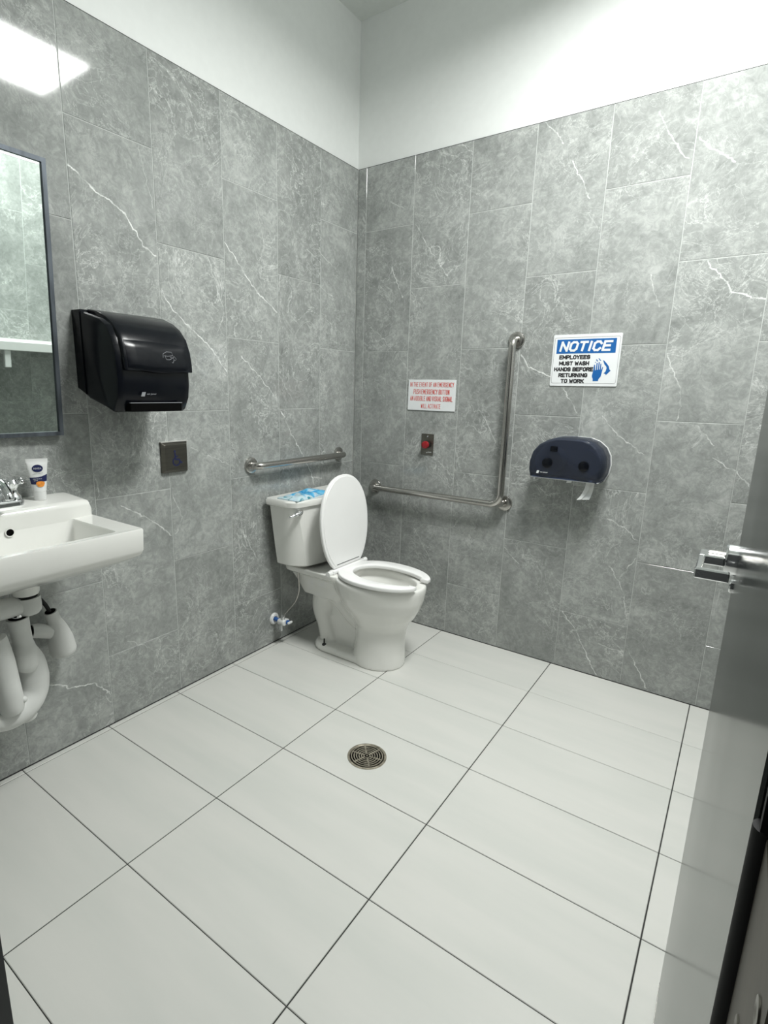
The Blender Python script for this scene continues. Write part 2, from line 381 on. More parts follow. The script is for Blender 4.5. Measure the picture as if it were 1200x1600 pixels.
def block_text(txt, w, h, center, M, mat, parent, stroke=.2, gap=.38, slant=0.0, name='lettering', depth=.0004):
    """txt fitted in a w x h box; stroke is a share of the height"""
    wid = {'I': .25, 'M': 1.25, 'W': 1.35, ' ': .55}
    cells = []; x = 0.0
    for ch in txt:
        cw = wid.get(ch, 1.0); cells.append((ch, x, cw)); x += cw+(gap if ch != ' ' else .15)
    tot = x-gap; s = stroke*h; sx = (w-s)/tot; sy = h-s; mb = MB(); dz = depth
    for ch, x0, cw in cells:
        for pl in GLYPH.get(ch, []):
            P = [Vector(((x0+px*cw)*sx+s/2-w/2, py*sy+s/2-h/2)) for px, py in pl]
            P = [Vector((p.x+slant*p.y, p.y)) for p in P]
            for a, b in zip(P[:-1], P[1:]):
                t = (b-a); L_ = t.length
                if L_ < 1e-7: continue
                t = t/L_; n = Vector((-t.y, t.x))*s/2; e = t*s*.42
                q = [a-e-n, b+e-n, b+e+n, a-e+n]; dz += 8e-6
                mb.add([(center[0]+v.x, center[1]+v.y, 0) for v in q]+[(center[0]+v.x, center[1]+v.y, dz) for v in q],
                       [(4, 5, 6, 7)]+[(i, (i+1) % 4, 4+(i+1) % 4, 4+i) for i in range(4)], M)
    return mb.build(name, mat, parent, None)
VEINS_L = [(1.0, [(-1.561, 1.972), (-1.513, 1.941), (-1.451, 1.907), (-1.373, 1.872), (-1.347, 1.837), (-1.306, 1.784), (-1.26, 1.756)]), (0.9, [(-0.929, 1.878), (-0.83, 1.788), (-0.757, 1.714), (-0.628, 1.643)]), (0.9, [(-1.244, 1.637), (-1.183, 1.569), (-1.111, 1.518), (-1.018, 1.451), (-0.939, 1.366)]), (0.5, [(-1.014, 1.803), (-0.98, 1.693), (-0.94, 1.598), (-0.981, 1.517)]), (0.45, [(-0.758, 2.103), (-0.701, 1.908), (-0.734, 1.836)]), (0.8, [(-0.853, 1.43), (-0.746, 1.348), (-0.669, 1.28)]), (0.8, [(-0.605, 1.196), (-0.532, 1.075), (-0.46, 0.982), (-0.384, 0.875), (-0.346, 0.783)]), (0.75, [(-1.466, 0.858), (-1.336, 0.772), (-1.258, 0.701)]), (0.5, [(-1.247, 0.875), (-1.201, 0.766), (-1.236, 0.699)]), (0.9, [(-1.789, 0.275), (-1.716, 0.226), (-1.622, 0.198), (-1.572, 0.128)]), (0.6, [(-0.868, 0.638), (-0.777, 0.468)]), (0.35, [(-0.62, 1.361), (-0.493, 1.21)]), (0.5, [(-0.314, 1.958), (-0.211, 1.918)]), (0.5, [(-0.303, 1.796), (-0.208, 1.769)]), (0.5, [(-0.412, 1.953), (-0.334, 1.925)]), (0.5, [(-1.143, 1.049), (-0.933, 0.956)]), (0.35, [(-1.302, 2.102), (-1.278, 1.989), (-1.257, 1.922)]), (0.4, [(-1.481, 0.321), (-1.387, 0.251)])]
VEINS_R = [(0.9, [(1.407, 2.354), (1.462, 2.255), (1.494, 2.205), (1.526, 2.171)]), (0.9, [(1.552, 2.235), (1.594, 2.191), (1.637, 2.165), (1.681, 2.129)]), (1.0, [(1.638, 1.801), (1.698, 1.734), (1.736, 1.682), (1.846, 1.649)]), (0.8, [(1.101, 2.244), (1.147, 2.17), (1.183, 2.092)]), (0.7, [(0.97, 2.422), (1.054, 2.327)]), (0.7, [(1.546, 1.467), (1.588, 1.372), (1.613, 1.335), (1.62, 1.247), (1.615, 1.201)]), (0.7, [(1.33, 1.208), (1.403, 1.13), (1.458, 1.093), (1.511, 1.057)]), (0.7, [(1.686, 1.187), (1.728, 1.146), (1.754, 1.11)]), (0.8, [(1.757, 1.065), (1.841, 1.017), (1.89, 0.965)]), (0.9, [(0.953, 1.47), (0.987, 1.421), (1.094, 1.375)]), (0.7, [(0.225, 1.926), (0.268, 1.835), (0.301, 1.77)]), (0.6, [(0.36, 2.112), (0.419, 2.025), (0.478, 1.935), (0.552, 1.854)]), (0.7, [(1.401, 0.762), (1.476, 0.73), (1.532, 0.688)]), (0.6, [(1.539, 0.602), (1.484, 0.501)]), (0.6, [(1.439, 0.545), (1.5, 0.453), (1.536, 0.325)]), (0.8, [(1.256, 0.281), (1.329, 0.203), (1.383, 0.104), (1.436, 0.012)]), (0.7, [(1.567, 0.162), (1.603, 0.096), (1.652, 0.017)]), (0.7, [(0.793, 1.179), (0.862, 1.058)]), (0.5, [(0.419, 0.572), (0.507, 0.441), (0.581, 0.327)]), (0.7, [(0.948, 0.542), (0.991, 0.501), (1.026, 0.474)]), (0.6, [(1.449, 1.769), (1.47, 1.707), (1.496, 1.645)]), (0.6, [(1.157, 1.314), (1.227, 1.218)]), (0.5, [(0.204, 2.239), (0.289, 2.196)]), (0.5, [(1.433, 0.169), (1.53, 0.151)]), (0.4, [(0.148, 1.601), (0.296, 1.465), (0.358, 1.399)])]

# ------------------------------------------------------------------ room shell
TOP, CEIL, L0, HL = 2.423, 3.094, 2.1136, 0.305
XR, YF = 2.40, -2.31                 # right-hand side wall, front wall (inside faces)
OX0, OX1, OZ = 0.948, 1.890, 2.12     # doorway in the front wall
TT = 0.009                           # tile thickness
GAP = 0.0022

def slab(name, lo, hi, mat, label, cat):
    o = MB().box(lo, hi).build(name, mat, None, None); return tag(o, label, cat, kind='structure')
floor = slab('floor', (0, YF-.6, -.10), (XR, 0, -.0022), M_['fgrout'], 'floor of large off-white rectangular tiles with dark joints', 'floor')
ceiling = slab('ceiling', (-.12, YF-.14, CEIL), (XR+.12, .12, CEIL+.1), M_['ceiling'], 'pale painted ceiling above the white upper walls', 'ceiling')
wall_left = slab('wall_left', (-.12, YF-.14, -.1), (-TT, .12, CEIL), M_['paint'], 'left wall of grey marble tiles with white paint above', 'wall')
wall_back = slab('wall_back', (-TT, TT, -.1), (XR, .12, CEIL), M_['paint'], 'wall of grey marble tiles behind the L-shaped grab bar', 'wall')
wall_right = slab('wall_right', (XR+TT, YF-.14, -.1), (XR+.12, .12, CEIL), M_['paint'], 'grey tiled side wall behind the open door', 'wall')
wf = MB().box((-TT, YF-.14, -.1), (OX0-.05, YF-TT, CEIL)).box((OX1+.05, YF-.14, -.1), (XR+TT, YF-TT, CEIL)).box((OX0-.05, YF-.14, OZ+.05), (OX1+.05, YF-TT, CEIL))
wall_front = tag(wf.build('wall_front', M_['paint'], None, None), 'tiled front wall around the doorway', 'wall', kind='structure')

# --- tiles
_tile_cache = {}
def tile_mesh(w, h, t, mat):
    key = (round(w, 4), round(h, 4), round(t, 4), mat.name if mat else '')
    if key in _tile_cache: return _tile_cache[key]
    b = .0013; a, c = w/2, h/2
    vs_ = [(-a, -c, 0), (a, -c, 0), (a, c, 0), (-a, c, 0), (-a, -c, t-b), (a, -c, t-b), (a, c, t-b), (-a, c, t-b),
           (-a+b, -c+b, t), (a-b, -c+b, t), (a-b, c-b, t), (-a+b, c-b, t)]
    fs_ = [(8, 9, 10, 11)] + [(i, (i+1) % 4, 4+(i+1) % 4, 4+i) for i in range(4)] + [(4+i, 4+(i+1) % 4, 8+(i+1) % 4, 8+i) for i in range(4)]
    me = bpy.data.meshes.new('wall_tile'); me.from_pydata(vs_, [], fs_); me.materials.append(mat)
    _tile_cache[key] = me; return me
def place_tile(name, u0, u1, v0, v1, frame, t, mat, parent, jitter=True, gu=GAP, gv=GAP):
    w, h = u1-u0-gu, v1-v0-gv
    if w < .004 or h < .004: return
    o = bpy.data.objects.new(name, tile_mesh(w, h, t, mat)); C.objects.link(o)
    M = frame((u0+u1)/2, (v0+v1)/2)
    dz = random.uniform(-.0004, .0003) if jitter else 0
    o.matrix_world = M @ Matrix.Translation((0, 0, dz))
    o.parent = parent
    return o
random.seed(4)
PLAIN = {'L': marble_mat('grey_marble_tile', 'L', [])}
def wall_tiles(parent, frame, joints, parity0, veins, plane, holes=()):
    """joints: column boundaries along u; parity0: first column's horizontal joints on even levels?"""
    par = parity0
    for i in range(len(joints)-1):
        a, b = sorted((joints[i], joints[i+1]))
        cuts = [0.0] + sorted(L0-n*HL for n in range(0, 7) if n % 2 == par) + [TOP]
        for z0, z1 in zip(cuts[:-1], cuts[1:]):
            rects = [(a, b, z0, z1)]
            for (hu0, hu1, hz0, hz1) in holes:
                nr = []
                for (p, q, r, s) in rects:
                    if q <= hu0 or p >= hu1 or s <= hz0 or r >= hz1: nr.append((p, q, r, s)); continue
                    if p < hu0: nr.append((p, hu0, r, s))
                    if q > hu1: nr.append((hu1, q, r, s))
                    if s > hz1: nr.append((max(p, hu0), min(q, hu1), max(hz1, r), s))
                rects = nr
            for (p, q, r, s) in rects:
                segs = []
                for st, pl in veins:
                    for c, d in zip(pl[:-1], pl[1:]):
                        mx_, mz = (c[0]+d[0])/2, (c[1]+d[1])/2
                        if p-.01 < mx_ < q+.01 and r-.01 < mz < s+.01: segs.append((st, c, d))
                mat = marble_mat('grey_marble_tile_veined', plane, segs) if segs else PLAIN['L']
                place_tile('wall_tile', p, q, r, s, frame, TT, mat, parent)
        par = 1-par
def grout_sheet(parent, lo, hi): MB().box(lo, hi).build('grout', M_['grout'], parent, None)
G = .0078
KL = [0, -.30826, -.61514, -.93179, -1.24981, -1.56281, -1.87586, -2.189, YF]
KB = [0, .05544, .34396, .6472, .94327, 1.24362, 1.54277, 1.84114, 2.14, XR]
wall_tiles(wall_left, lambda u, v: axis_m((-TT, u, v), (1, 0, 0), (0, 1, 0)), KL, 0, VEINS_L, 'L')
wall_tiles(wall_back, lambda u, v: axis_m((u, TT, v), (0, -1, 0), (1, 0, 0)), KB, 1, VEINS_R, 'R')
wall_tiles(wall_right, lambda u, v: axis_m((XR+TT, u, v), (-1, 0, 0), (0, 1, 0)), [-.2, -.5, -.8, -1.1, -1.4, -1.7, -2.0, -2.2, YF], 0, [], 'L')
wall_tiles(wall_right, lambda u, v: axis_m((XR+TT, u, v), (-1, 0, 0), (0, 1, 0)), [0, -.2], 1, [], 'L')
wall_tiles(wall_front, lambda u, v: axis_m((u, YF-TT, v), (0, 1, 0), (1, 0, 0)), [0, .25, .55, .85, 1.15, 1.45, 1.75, 2.05, XR], 0, [], 'L', holes=[(OX0-.05, OX1+.05, -1, OZ+.05)])
grout_sheet(wall_left, (-TT, YF, 0), (-TT+G, 0, TOP-.002))
grout_sheet(wall_back, (0, TT-G, 0), (XR, TT, TOP-.002))
grout_sheet(wall_right, (XR+TT-G, YF, 0), (XR+TT, 0, TOP-.002))
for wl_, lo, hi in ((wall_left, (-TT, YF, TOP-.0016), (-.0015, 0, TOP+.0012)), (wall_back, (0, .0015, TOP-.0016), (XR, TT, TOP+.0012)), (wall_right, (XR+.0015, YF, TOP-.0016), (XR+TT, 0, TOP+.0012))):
    MB().box(lo, hi).build('top_shadow_line', M_['fgrout'], wl_, None)  # dark strip stands in for the shadow line above the tiles
for wl_, lo, hi in ((wall_left, (-TT, YF, 0), (.0012, 0, .0032)), (wall_back, (0, -.0012, 0), (XR, TT, .0032))):
    MB().box(lo, hi).build('base_joint', M_['fgrout'], wl_, None)
# floor tiles
MX = [0, .02503, .63007, 1.22814, 1.82275, XR]
NY = [0, -.32732, -.64191, -.96084, -1.27554, -1.58847, -1.90219, -2.21656, -2.531, -2.85]
random.seed(7)
for x0, x1 in zip(MX[:-1], MX[1:]):
    for y1, y0 in zip(NY[:-1], NY[1:]):
        o = place_tile('floor_tile', x0, x1, y0, y1, lambda u, v: Matrix.Translation((u, v, -.009)), .009, M_['floor'], floor, False, .0034, .0023)
# painted bead where the paint meets the tiles
# ------------------------------------------------------------------ ceiling light (its reflection shows on the tiles)
lt = empty('ceiling_light', ((PX0+PX1)/2, (PY0+PY1)/2, CEIL)); tag(lt, 'square flat white light fixture on the ceiling, mirrored in the wall tiles', 'light')
fr = MB()
for lo, hi in (((PX0-.015, PY0-.015, PZ-.004), (PX1+.015, PY0, CEIL)), ((PX0-.015, PY1, PZ-.004), (PX1+.015, PY1+.015, CEIL)),
               ((PX0-.015, PY0, PZ-.004), (PX0, PY1, CEIL)), ((PX1, PY0, PZ-.004), (PX1+.015, PY1, CEIL))): fr.box(lo, hi)
fr.build('housing', M_['whitepl'], lt, None)
M_['panel'] = pmat('lit_diffuser', (.9, .9, .9), .5, emit=(PANEL_COLOR, PANEL_STRENGTH))
MB().box((PX0, PY0, PZ), (PX1, PY1, PZ+.01)).build('diffuser', M_['panel'], lt, None)

# ------------------------------------------------------------------ doorway: frame, open door, lever, hinge
tr = MB()
JT = .05
tr.box((OX0-JT, YF-.145, 0), (OX0, YF+.004, OZ)).box((OX1, YF-.145, 0), (OX1+JT, YF+.004, OZ)).box((OX0-JT, YF-.145, OZ), (OX1+JT, YF+.004, OZ+JT))
trim = tag(tr.build('trim_1', M_['darkframe'], None, None), 'dark painted steel door frame around the doorway', 'door frame', kind='structure')
# door slab, swung open into the room
HX, HY = 1.8835, -2.296          # hinge-side corner of the visible face
EX, EY = 1.8735, -1.405          # lock-side corner of the visible face
dv = Vector((EX-HX, EY-HY, 0)); DL = dv.length; dd = dv.normalized(); dn = Vector((-dd.y, dd.x, 0))   # dn: out of the visible face, into the room
DM = Matrix((dd, Vector((0, 0, 1)), -dn)).transposed().to_4x4(); DM.translation = Vector((HX, HY, 0))
# local: x along the door from the hinge, y up, z into the slab (away from the visible face)
door = MB().box((0, .012, 0), (DL, 2.09, .044), .0015, 1, DM).build('door_1', M_['doorsteel'], None, 20)
tag(door, 'brushed steel door swung open at the right edge of the room', 'door', kind='structure')
MB().box((.0, .012, -.0006), (DL, .045, .0), 0, 1, DM).build('bottom_sweep', M_['steel'], door, None)
# lever set on the visible face, local z negative = into the room
LX, LZ = DL-.075, 1.03
lv = door
MB().lathe([(.0265, 0), (.0265, .014), (.0255, .017), (.0240, .0185)], 40, DM @ axis_m((LX, LZ, 0), (0, 0, -1))).build('rose', M_['satin'], lv, 30)
MB().lathe([(.0125, .0), (.0125, .03)], 24, DM @ axis_m((LX, LZ, -.012), (0, 0, -1))).build('neck', M_['steel'], lv, 30)
lb = MB()
outz = -.056
lb.box((LX-.026, LZ-.008, outz), (LX+.018, LZ+.008, -.018), .002, 1, DM)
lb.box((LX-.1185, LZ-.0077, outz+.0004), (LX+.0175, LZ+.0077, outz+.010), .0018, 1, DM)
lb.box((LX-.119, LZ-.0083, outz-.0003), (LX-.107, LZ+.0083, -.010), .002, 1, DM)
lb.build('lever', M_['satin'], lv, 30)
# lock escutcheon lower on the face
MB().lathe([(.012, 0), (.012, .004), (.010, .006)], 28, DM @ axis_m((LX+.01, LZ-.048, 0), (0, 0, -1))).build('thumb_turn', M_['chrome'], lv, 30)
# hinge on the jamb
hg = MB().box((OX1-.0025, YF-.075, .90), (OX1, YF-.0, 1.12), .0006, 1).build('hinge_leaf', M_['hinge'], trim, None)
hg['label'] = 'tarnished hinge leaf'
for zz, yy in ((1.098, -.062), (1.052, -.030), (1.005, -.062), (.960, -.030), (.918, -.062)):
    MB().lathe([(.0056, 0), (.0052, .0006), (.0035, .0009), (.002, .0004)], 20, axis_m((OX1-.0025, YF+yy, zz), (-1, 0, 0))).build('screw', M_['platedark'], hg, 40)
MB().tube([(OX1-.0015, YF+.0065, .90), (OX1-.0015, YF+.0065, 1.12)], .006, 16).build('hinge_knuckle', M_['rubber_and_gap_shade'], trim, 30)
gk = MB().box((OX1-.0052, YF-.001, .0), (OX1-.0001, YF+.0042, .898)).box((OX1-.0052, YF-.001, 1.122), (OX1-.0001, YF+.0042, OZ)).build('rubber_and_gap_shade', M_['rubber_and_gap_shade'], trim, None)  # black strip paints the unlit gap between door edge and jamb

# ------------------------------------------------------------------ toilet
TC = -.49                                # centre line (Y)
toilet = empty('toilet', (.40, TC, 0)); tag(toilet, 'white two-piece floor toilet with raised lid in the corner', 'toilet')
def egg(x0, x1, b, z, n=40, p=2.0, back=.55):
    """egg-shaped ring: widest behind the middle"""
    xm = x0+(x1-x0)*back*.85; out = []
    for i in range(n):
        a = 2*math.pi*i/n; c, s_ = math.cos(a), math.sin(a)
        ax = (x1-xm) if c > 0 else (xm-x0)
        out.append((xm+ax*math.copysign(abs(c)**(2/p), c), TC+b*math.copysign(abs(s_)**(2/p), s_), z))
    return out
bw = MB()
bw.loft([egg(.405, .668, .124, 0.0), egg(.405, .668, .122, .03), egg(.415, .666, .117, .08), egg(.42, .668, .112, .14), egg(.418, .674, .112, .19),
         egg(.395, .690, .125, .225), egg(.36, .716, .142, .26), egg(.325, .738, .160, .30), egg(.30, .754, .173, .345), egg(.285, .762, .180, .39), egg(.283, .763, .181, .41), egg(.288, .758, .177, .42),
         egg(.35, .715, .132, .42), egg(.355, .712, .128, .41), egg(.352, .716, .130, .385), egg(.40, .68, .105, .32), egg(.44, .62, .07, .26), egg(.47, .58, .04, .235)])
# rear deck that carries the tank
def drect(x0, x1, b, z, r): return [(x, TC+y, z) for x, y in rrect(x0, x1, -b, b, r, 5)]
bw.loft([drect(.10, .34, .075, .27, .03), drect(.07, .36, .095, .34, .03), drect(.045, .37, .115, .385, .035), drect(.035, .38, .15, .405, .04), drect(.035, .38, .155, .43, .04)])
# trapway: the S-shaped bulge behind the pedestal
tp = catmull([(.47, TC, .17), (.40, TC, .21), (.32, TC, .275), (.255, TC, .30), (.205, TC, .26), (.20, TC, .19), (.225, TC, .12), (.25, TC, .04), (.25, TC, .0)], 6)
tr_ = [.062, .066, .068, .070, .072, .070, .066, .070, .075]
tr_ = [tr_[min(int(i/6), 8)]*(1-(i % 6)/6)+tr_[min(int(i/6)+1, 8)]*((i % 6)/6) for i in range(len(tp))]
bw.tube(tp, tr_, 20)
bw.box((.27, TC-.040, .03), (.47, TC+.040, .30))                      # web between the trapway and the pedestal
bw.loft([drect(.165, .66, .112, 0, .10), drect(.165, .66, .112, .018, .10), drect(.175, .65, .10, .034, .09)])
me = bw.mesh('bowl'); tmp = bpy.data.objects.new('tmp', me); C.objects.link(tmp)
rm = tmp.modifiers.new('r', 'REMESH'); rm.mode = 'VOXEL'; rm.voxel_size = .0055; rm.use_smooth_shade = True
sm = tmp.modifiers.new('s', 'SMOOTH'); sm.factor = .5; sm.iterations = 7
me2 = bpy.data.meshes.new_from_object(tmp.evaluated_get(bpy.context.evaluated_depsgraph_get()))
bpy.data.objects.remove(tmp, do_unlink=True); me2.name = 'bowl'; me2.materials.clear()
bowl = link('bowl', me2, M_['china'], toilet)
for p in me2.polygons: p.use_smooth = True
# water surface in the bowl
MB().loft([[(x, y, .262) for x, y, z in egg(.45, .61, .06, 0)], [(x, y, .2625) for x, y, z in egg(.45, .61, .06, 0)]]).build('water', pmat('toilet_water', (.6, .63, .6), .03, trans=.8, ior=1.33), toilet, 30)
# tank: chamfered front corners that widen toward the base
def tank_ring(z, hw, xb, xf, ch, chx, bow, n=6, m=6):
    half = [(xb, hw-.012), (xb+.012, hw)]
    for i in range(m+1):
        th = math.radians(44*i/m); half.append((xf-chx+chx*math.sin(th)/math.sin(math.radians(44)), hw-ch*(1-math.cos(th))/(1-math.cos(math.radians(44)))))
    mid = [(xf+bow*(1-(1-2*i/n)**2), (hw-ch)*(1-2*i/n)) for i in range(1, n)]
    pts = half+mid+[(x, -y) for x, y in half[::-1]]
    return [(x, TC+y, z) for x, y in pts]
tk = MB().loft([tank_ring(.448, .200, .05, .196, .046, .10, .028), tank_ring(.455, .210, .045, .203, .052, .11, .030),
                tank_ring(.55, .221, .040, .201, .047, .10, .028), tank_ring(.65, .232, .036, .198, .038, .085, .026), tank_ring(.752, .243, .032, .195, .026, .06, .022)])
tk.build('tank', M_['china'], toilet, 22)
MB().loft([tank_ring(.748, .248, .028, .200, .030, .065, .023), tank_ring(.754, .256, .022, .207, .033, .068, .024), tank_ring(.776, .258, .020, .209, .033, .068, .024), tank_ring(.784, .253, .025, .204, .033, .068, .024)]).build('tank_lid', M_['china'], toilet, 40)
# flush lever
fl = MB().lathe([(.013, 0), (.013, .010), (.010, .014)], 24, axis_m((.186, -.700, .727), (.9, -.43, 0)))
fl.tube(catmull([(.204, -.688, .731), (.210, -.700, .730), (.213, -.722, .727), (.210, -.742, .723), (.203, -.768, .718)], 5), [.007]+[.011]*4+[.0125]*4+[.0105]*4+[.008]*4+[.006]*3+[.004], 14)
fl.build('flush_handle', M_['chrome'], toilet, 50)
# seat: open-front ring
def outer_half(n=22):
    pts = []
    for i in range(n+1):
        t = i/n; a = math.pi*(1-t)                     # from the back to the front on +y side
        c, s_ = math.cos(a), math.sin(a)
        xm = .53; ax = .245 if c > 0 else .205
        pts.append((xm+ax*math.copysign(abs(c)**(2/2.15), c), .182*abs(s_)**(2/2.25)))
    return pts
oh = [p for p in outer_half() if not (p[0] > .70 and p[1] < .068)]
ih = []
for i in range(23):
    a = math.pi*(1-i/22); c, s_ = math.cos(a), math.sin(a)
    ih.append((.545+(.21 if c > 0 else .152)*c, .112*abs(s_)**.88))
ih = [p for p in ih if not (p[0] > .68 and p[1] < .058)]
left = [(x, -y) for x, y in oh]; right = oh
# outline: left prong tip -> back along outer left -> back -> outer right -> right prong tip -> inner right -> inner back -> inner left
SB = .337
def clipb(p): return (max(p[0], SB), p[1])
ol = [clipb(p) for p in left[::-1]]; orr = [clipb(p) for p in right]
poly = [(.757, -.054)] + [p for p in ol if p[1] < -.03] + [p for p in orr if p[1] > .03] + [(.757, .054)] + [(.715, .054)] + ih[::-1] + [(x, -y) for x, y in ih[1:]] + [(.715, -.054)]
cl = [poly[0]]
for p in poly[1:]:
    if math.hypot(p[0]-cl[-1][0], p[1]-cl[-1][1]) > .004: cl.append(p)
MB().prism(cl, 0, .020, .0055, 3, Matrix.Translation((0, TC, .427))).build('seat', M_['seat'], toilet, 40)
# raised lid: egg outline standing on the hinge
LH = .452
lid = []
for i in range(44):
    a = 2*math.pi*i/44; c, s_ = math.cos(a), math.sin(a)
    ym = .225; ay = (LH-ym) if s_ > 0 else .262
    hw = .188
    px = hw*math.copysign(abs(c)**(2/2.15), c); py = ym+ay*math.copysign(abs(s_)**(2/2.1), s_)
    lid.append((px, py))
lid = [(x, max(y, .004)) for x, y in lid]
l2 = [lid[0]]
for p in lid[1:]:
    if math.hypot(p[0]-l2[-1][0], p[1]-l2[-1][1]) > .006: l2.append(p)
LM = Matrix.Translation((.338, TC, .447)) @ Matrix.Rotation(math.radians(-4.5), 4, 'Y') @ axis_m((0, 0, 0), (1, 0, 0), (0, 1, 0))
lidm = MB().prism(l2, -.016, 0, .005, 3, LM)
inner = [(x*.93, .012+y*.955) for x, y in l2]
lido = lidm.build('raised_lid', M_['seat'], toilet, 40)
MB().prism(inner, -.001, .0022, .0015, 1, LM, True).build('lid_inner_panel', M_['seat'], lido, 40)
hb = MB().box((.318, TC-.132, .430), (.350, TC+.132, .449), .006, 2)
hb.build('hinge_bar', M_['seat'], toilet, 40)
MB().box((-.092, .020, 0), (.092, .0235, .0028), .0006, 1, LM).build('hinge_gap', M_['hole'], toilet, None)
for sy in (-1, 1): MB().tube([(.334, TC+sy*.132, .438), (.334, TC+sy*.158, .438)], .012, 16).build('hinge_post', M_['seat'], toilet, 40)
MB().lathe([(.011, 0), (.0105, .006), (.004, .0085), (.0035, .034)], 18, Matrix.Translation((.265, TC-.094, .030))).build('floor_bolt', M_['rubber_and_gap_shade'], toilet, 40)
MB().lathe([(.011, 0), (.0105, .006), (.004, .0085), (.0035, .034)], 18, Matrix.Translation((.265, TC+.094, .030))).build('floor_bolt', M_['rubber_and_gap_shade'], toilet, 40)
MB().tube([(.115, TC-.125, .40), (.115, TC-.125, .452)], .016, 18).build('inlet_nut', M_['capink'], toilet, 40)

# water supply to the tank
sv = empty('water_supply_valve', (.0, -.675, .15)); tag(sv, 'small white and blue shut-off valve on the wall below the tank', 'valve')
MB().lathe([(.031, 0), (.031, .004), (.026, .010), (.016, .011), (.014, .006)], 32, axis_m((0, -.672, .132), (1, 0, 0))).build('escutcheon', M_['whitepl'], sv, 40)
MB().tube([(.0, -.672, .132), (.045, -.672, .132)], .0105, 18).build('stub_pipe', M_['blueacc'], sv, 40)
MB().lathe([(.014, -.005), (.0165, 0), (.0165, .034), (.013, .038)], 20, axis_m((.042, -.672, .128), (1, 0, 0))).box((.052, -.662, .118), (.078, -.640, .140), .003, 2).build('body', M_['whitepl'], sv, 40)
MB().tube([(.066, -.672, .140), (.066, -.672, .158), (.066, -.668, .166)], .0085, 16).build('outlet', M_['chrome'], sv, 40)
MB().box((.055, -.690, .088), (.074, -.683, .122), .003, 2).tube([(.064, -.687, .110), (.064, -.672, .124)], .005, 12).build('side_handle', M_['chrome'], sv, 40)
MB().tube([(.080, -.661, .129), (.094, -.655, .129)], .011, 16).build('handle_hub', M_['blueacc'], sv, 40)
MB().box((.092, -.672, .124), (.103, -.640, .136), .004, 2).build('handle', M_['whitepl'], sv, 40)
hs = MB().tube(catmull([(.066, -.668, .163), (.074, -.645, .186), (.092, -.612, .225), (.108, -.600, .28), (.114, -.606, .34), (.115, -.615, .40)], 8), .0042, 12)
hs.build('supply_hose', M_['steel'], toilet, 50)

# plastic packet lying on the tank lid
def packet_mat():
    mt = pmat('blue_white_film', (.6, .75, .85), .22, spec=.6); nt = mt.node_tree; N = nt.nodes; Lk = nt.links.new
    tc = [n for n in N if n.type == 'TEX_COORD'][0]; nz = N.new('ShaderNodeTexNoise'); nz.inputs['Scale'].default_value = 13; nz.inputs['Detail'].default_value = 3; nz.inputs['Distortion'].default_value = 1.2
    sx = N.new('ShaderNodeSeparateXYZ'); Lk(tc.outputs['Object'], sx.inputs[0]); Lk(tc.outputs['Object'], nz.inputs['Vector'])
    g1 = N.new('ShaderNodeMapRange'); g1.inputs[1].default_value = -.68; g1.inputs[2].default_value = -.46; g1.inputs[3].default_value = -.12; g1.inputs[4].default_value = .22; Lk(sx.outputs['Y'], g1.inputs[0])
    ad = N.new('ShaderNodeMath'); Lk(nz.outputs['Fac'], ad.inputs[0]); Lk(g1.outputs[0], ad.inputs[1])
    cr = N.new('ShaderNodeValToRGB'); Lk(ad.outputs[0], cr.inputs[0]); e = cr.color_ramp.elements
    e[0].position = .30; e[0].color = (.05, .26, .34, 1); e[1].position = .74; e[1].color = (.01, .26, .62, 1)
    for ps, c in ((.37, (.55, .72, .76, 1)), (.50, (.50, .64, .74, 1)), (.57, (.14, .52, .78, 1))):
        q = e.new(ps); q.color = c
    Lk(cr.outputs[0], N['Principled BSDF'].inputs['Base Color'])
    return mt
pk_t = []; NXp, NYp = 14, 30
for i in range(NXp+1):
    for j in range(NYp+1):
        u, v = i/NXp, j/NYp
        y = -.722+v*.29; x = .070+u*.128+ .012*math.sin(v*5+1)-.025*max(0, v-.55)
        edge = min(u, 1-u, v, 1-v)
        h = .004+.017*min(1, edge*6)*(.55+.8*mnoise.noise(Vector((u*3.1, v*6.3, 2.2))))+.010*max(0, 1-abs(v-.72)*6)*max(0, 1-abs(u-.35)*2.5)
        h = max(.003, h+.004*mnoise.noise(Vector((u*9, v*17, .3))))
        pk_t.append((x, y, .784+h))
pk = MB(); n_ = NYp+1; base = len(pk_t)
pf = [(i*n_+j, (i+1)*n_+j, (i+1)*n_+j+1, i*n_+j+1) for i in range(NXp) for j in range(NYp)]
vs_ = pk_t + [(x, y, .7845) for x, y, z in pk_t]
pf2 = [tuple(base+k for k in f[::-1]) for f in pf]
rim = [i*n_ for i in range(NXp)] + [NXp*n_+j for j in range(NYp)] + [(NXp-i)*n_+NYp for i in range(NXp)] + [NYp-j for j in range(NYp)]
sf = [(rim[k], rim[(k+1) % len(rim)], base+rim[(k+1) % len(rim)], base+rim[k]) for k in range(len(rim))]
pk.add(vs_, pf+pf2+sf)
tag(pk.build('plastic_packet', packet_mat(), None, 40), 'crumpled blue and white plastic packet lying on the toilet tank', 'packet')

